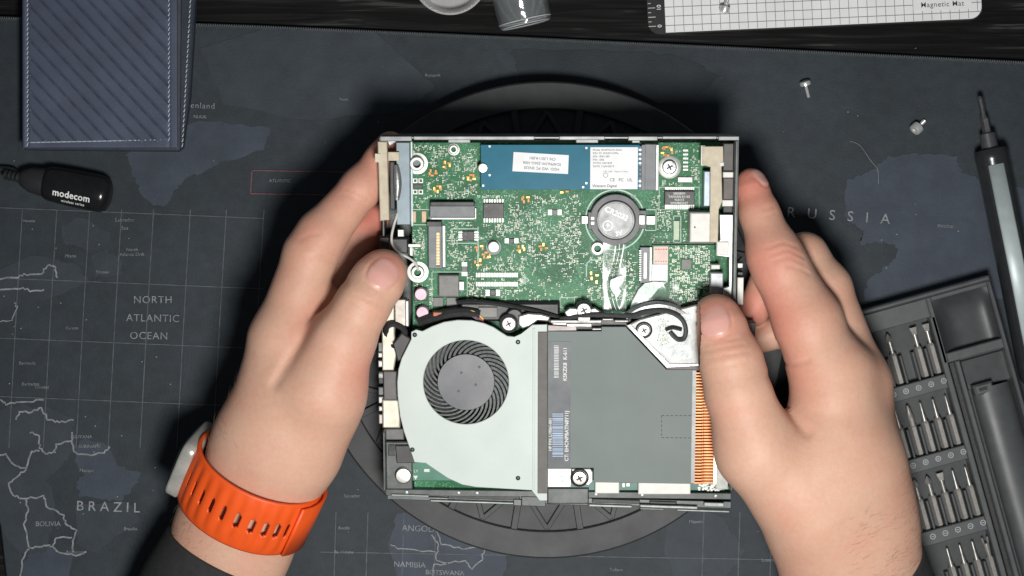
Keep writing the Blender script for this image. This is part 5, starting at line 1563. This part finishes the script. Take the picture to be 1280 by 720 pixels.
# driver cradle on the right
cbox('hinge_gap', -78, 92.5, -70, VB, .006, .0075, BLKP, .0002)
cbox('cradle_wall', -70, 92.5, -64, VB, .006, ZK-.001, CASM, .0005)
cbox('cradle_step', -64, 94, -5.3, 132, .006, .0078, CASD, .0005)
mb = MB(); v = []; f = []; N_ = 24
for j in range(2):
    for i in range(N_+1):
        th = math.pi*i/N_; v.append(bp(-36+25*math.cos(th), 134 if j == 0 else VB, .0062+.0088*math.sin(th)))
for i in range(N_): f.append((i, i+1, N_+2+i, N_+1+i))
f.append(tuple(range(N_+1))[::-1])
mb.add(v, f); obj('cradle_cover', mb, CASM, BC, True)
cbox('latch', -56, 128, -32, 142, .0078, ZK+.0010, CASM, .0010); cbox('latch_slot', -50, 133, -40, 137, ZK+.0010, ZK+.0013, BLKP, .0001)
cbox('cradle_panel', -14, 250, -6, 380, .006, ZK, CASD, .0008)
BITM = mat('bit_body', (.27,.26,.245), .42, .4, .15, 500); BITB = mat('bit_blade', (.34,.33,.31), .36, .5, .15, 500)
def bit(u_, v0, kind, label, grp='driver bits in the case'):
    root = bp(u_, v0+70, 0.0098)
    T_ = thing('driver_bit', label, 'driver bit', root, grp)
    a = (bp(u_, v0+8, .0112)-bp(u_, v0+70, .0098)).normalized(); px_ = K*CAM_H
    mb = MB(); mb.lathe([(.0017,0),(.0020,.0004),(.0020,.0155),(.0015,.0168)], root, 6, 0, a); obj('hex_shank', mb, BITM, T_)
    mb = MB()
    if kind == 'flat':
        mb.lathe([(.0010,.0160),(.0010,.0235)], root, 12, 0, a)
        s_ = a.cross(Vector((0,0,1))).normalized(); q0 = root+a*.0232; q1 = root+a*.0272
        n_ = s_.cross(a)
        v = [q0+s_*.0010+n_*.0009, q0-s_*.0010+n_*.0009, q0-s_*.0010-n_*.0009, q0+s_*.0010-n_*.0009, q1+s_*.0019+n_*.0003, q1-s_*.0019+n_*.0003, q1-s_*.0019-n_*.0003, q1+s_*.0019-n_*.0003]
        mb.add(v, [(3,2,1,0),(4,5,6,7),(0,1,5,4),(1,2,6,5),(2,3,7,6),(3,0,4,7)])
    elif kind == 'fork':
        mb.lathe([(.0011,.0160),(.0016,.0220),(.0017,.0240)], root, 12, 0, a)
        s_ = a.cross(Vector((0,0,1))).normalized()
        for sg in (-1, 1): mb.tube([root+a*.0235+s_*(sg*.0011), root+a*.0272+s_*(sg*.0014)], .0006, 6, sub=1)
    elif kind == 'thick':
        mb.lathe([(.0016,.0160),(.0017,.0200),(.0012,.0250),(.0005,.0272)], root, 10, 0, a)
    elif kind == 'cross':
        mb.lathe([(.0011,.0160),(.0011,.0225),(.0015,.0240),(.0013,.0255),(.0003,.0275)], root, 4, 0, a); mb.lathe([(.0011,.0160),(.0011,.0235)], root, 12, 0, a)
    else:
        mb.lathe([(.0013,.0160),(.0007,.0215),(.0006,.0262),(.0003,.0270)], root, 12, 0, a)
    obj('blade', mb, BITB, T_, True)
ordw = ('against the case hinge', 'second from the case hinge', 'third from the case hinge', 'fourth from the case hinge', 'fifth from the case hinge', 'sixth from the case hinge')
rows_ = [('first bit row below the shelf', {0:'flat', 1:'flat', 3:'cross'}),
         ('second bit row below the shelf', {0:'slim', 1:'slim', 2:'slim', 3:'thick', 4:'slim'}),
         ('third bit row below the shelf', {0:'slim', 1:'slim', 2:'flat', 3:'cross', 4:'cross'}),
         ('fourth bit row below the shelf', {0:'fork', 1:'slim', 2:'slim', 3:'slim'})]
kn = {'flat':'flat blade', 'cross':'cross head', 'slim':'slim pointed', 'thick':'thick pointed', 'fork':'forked'}
for (rn, ks), v0 in zip(rows_, ROWV):
    for k, kd in ks.items(): bit(UC[k], v0, kd, f'{kn[kd]} steel driver bit {ordw[k]}, {rn}')
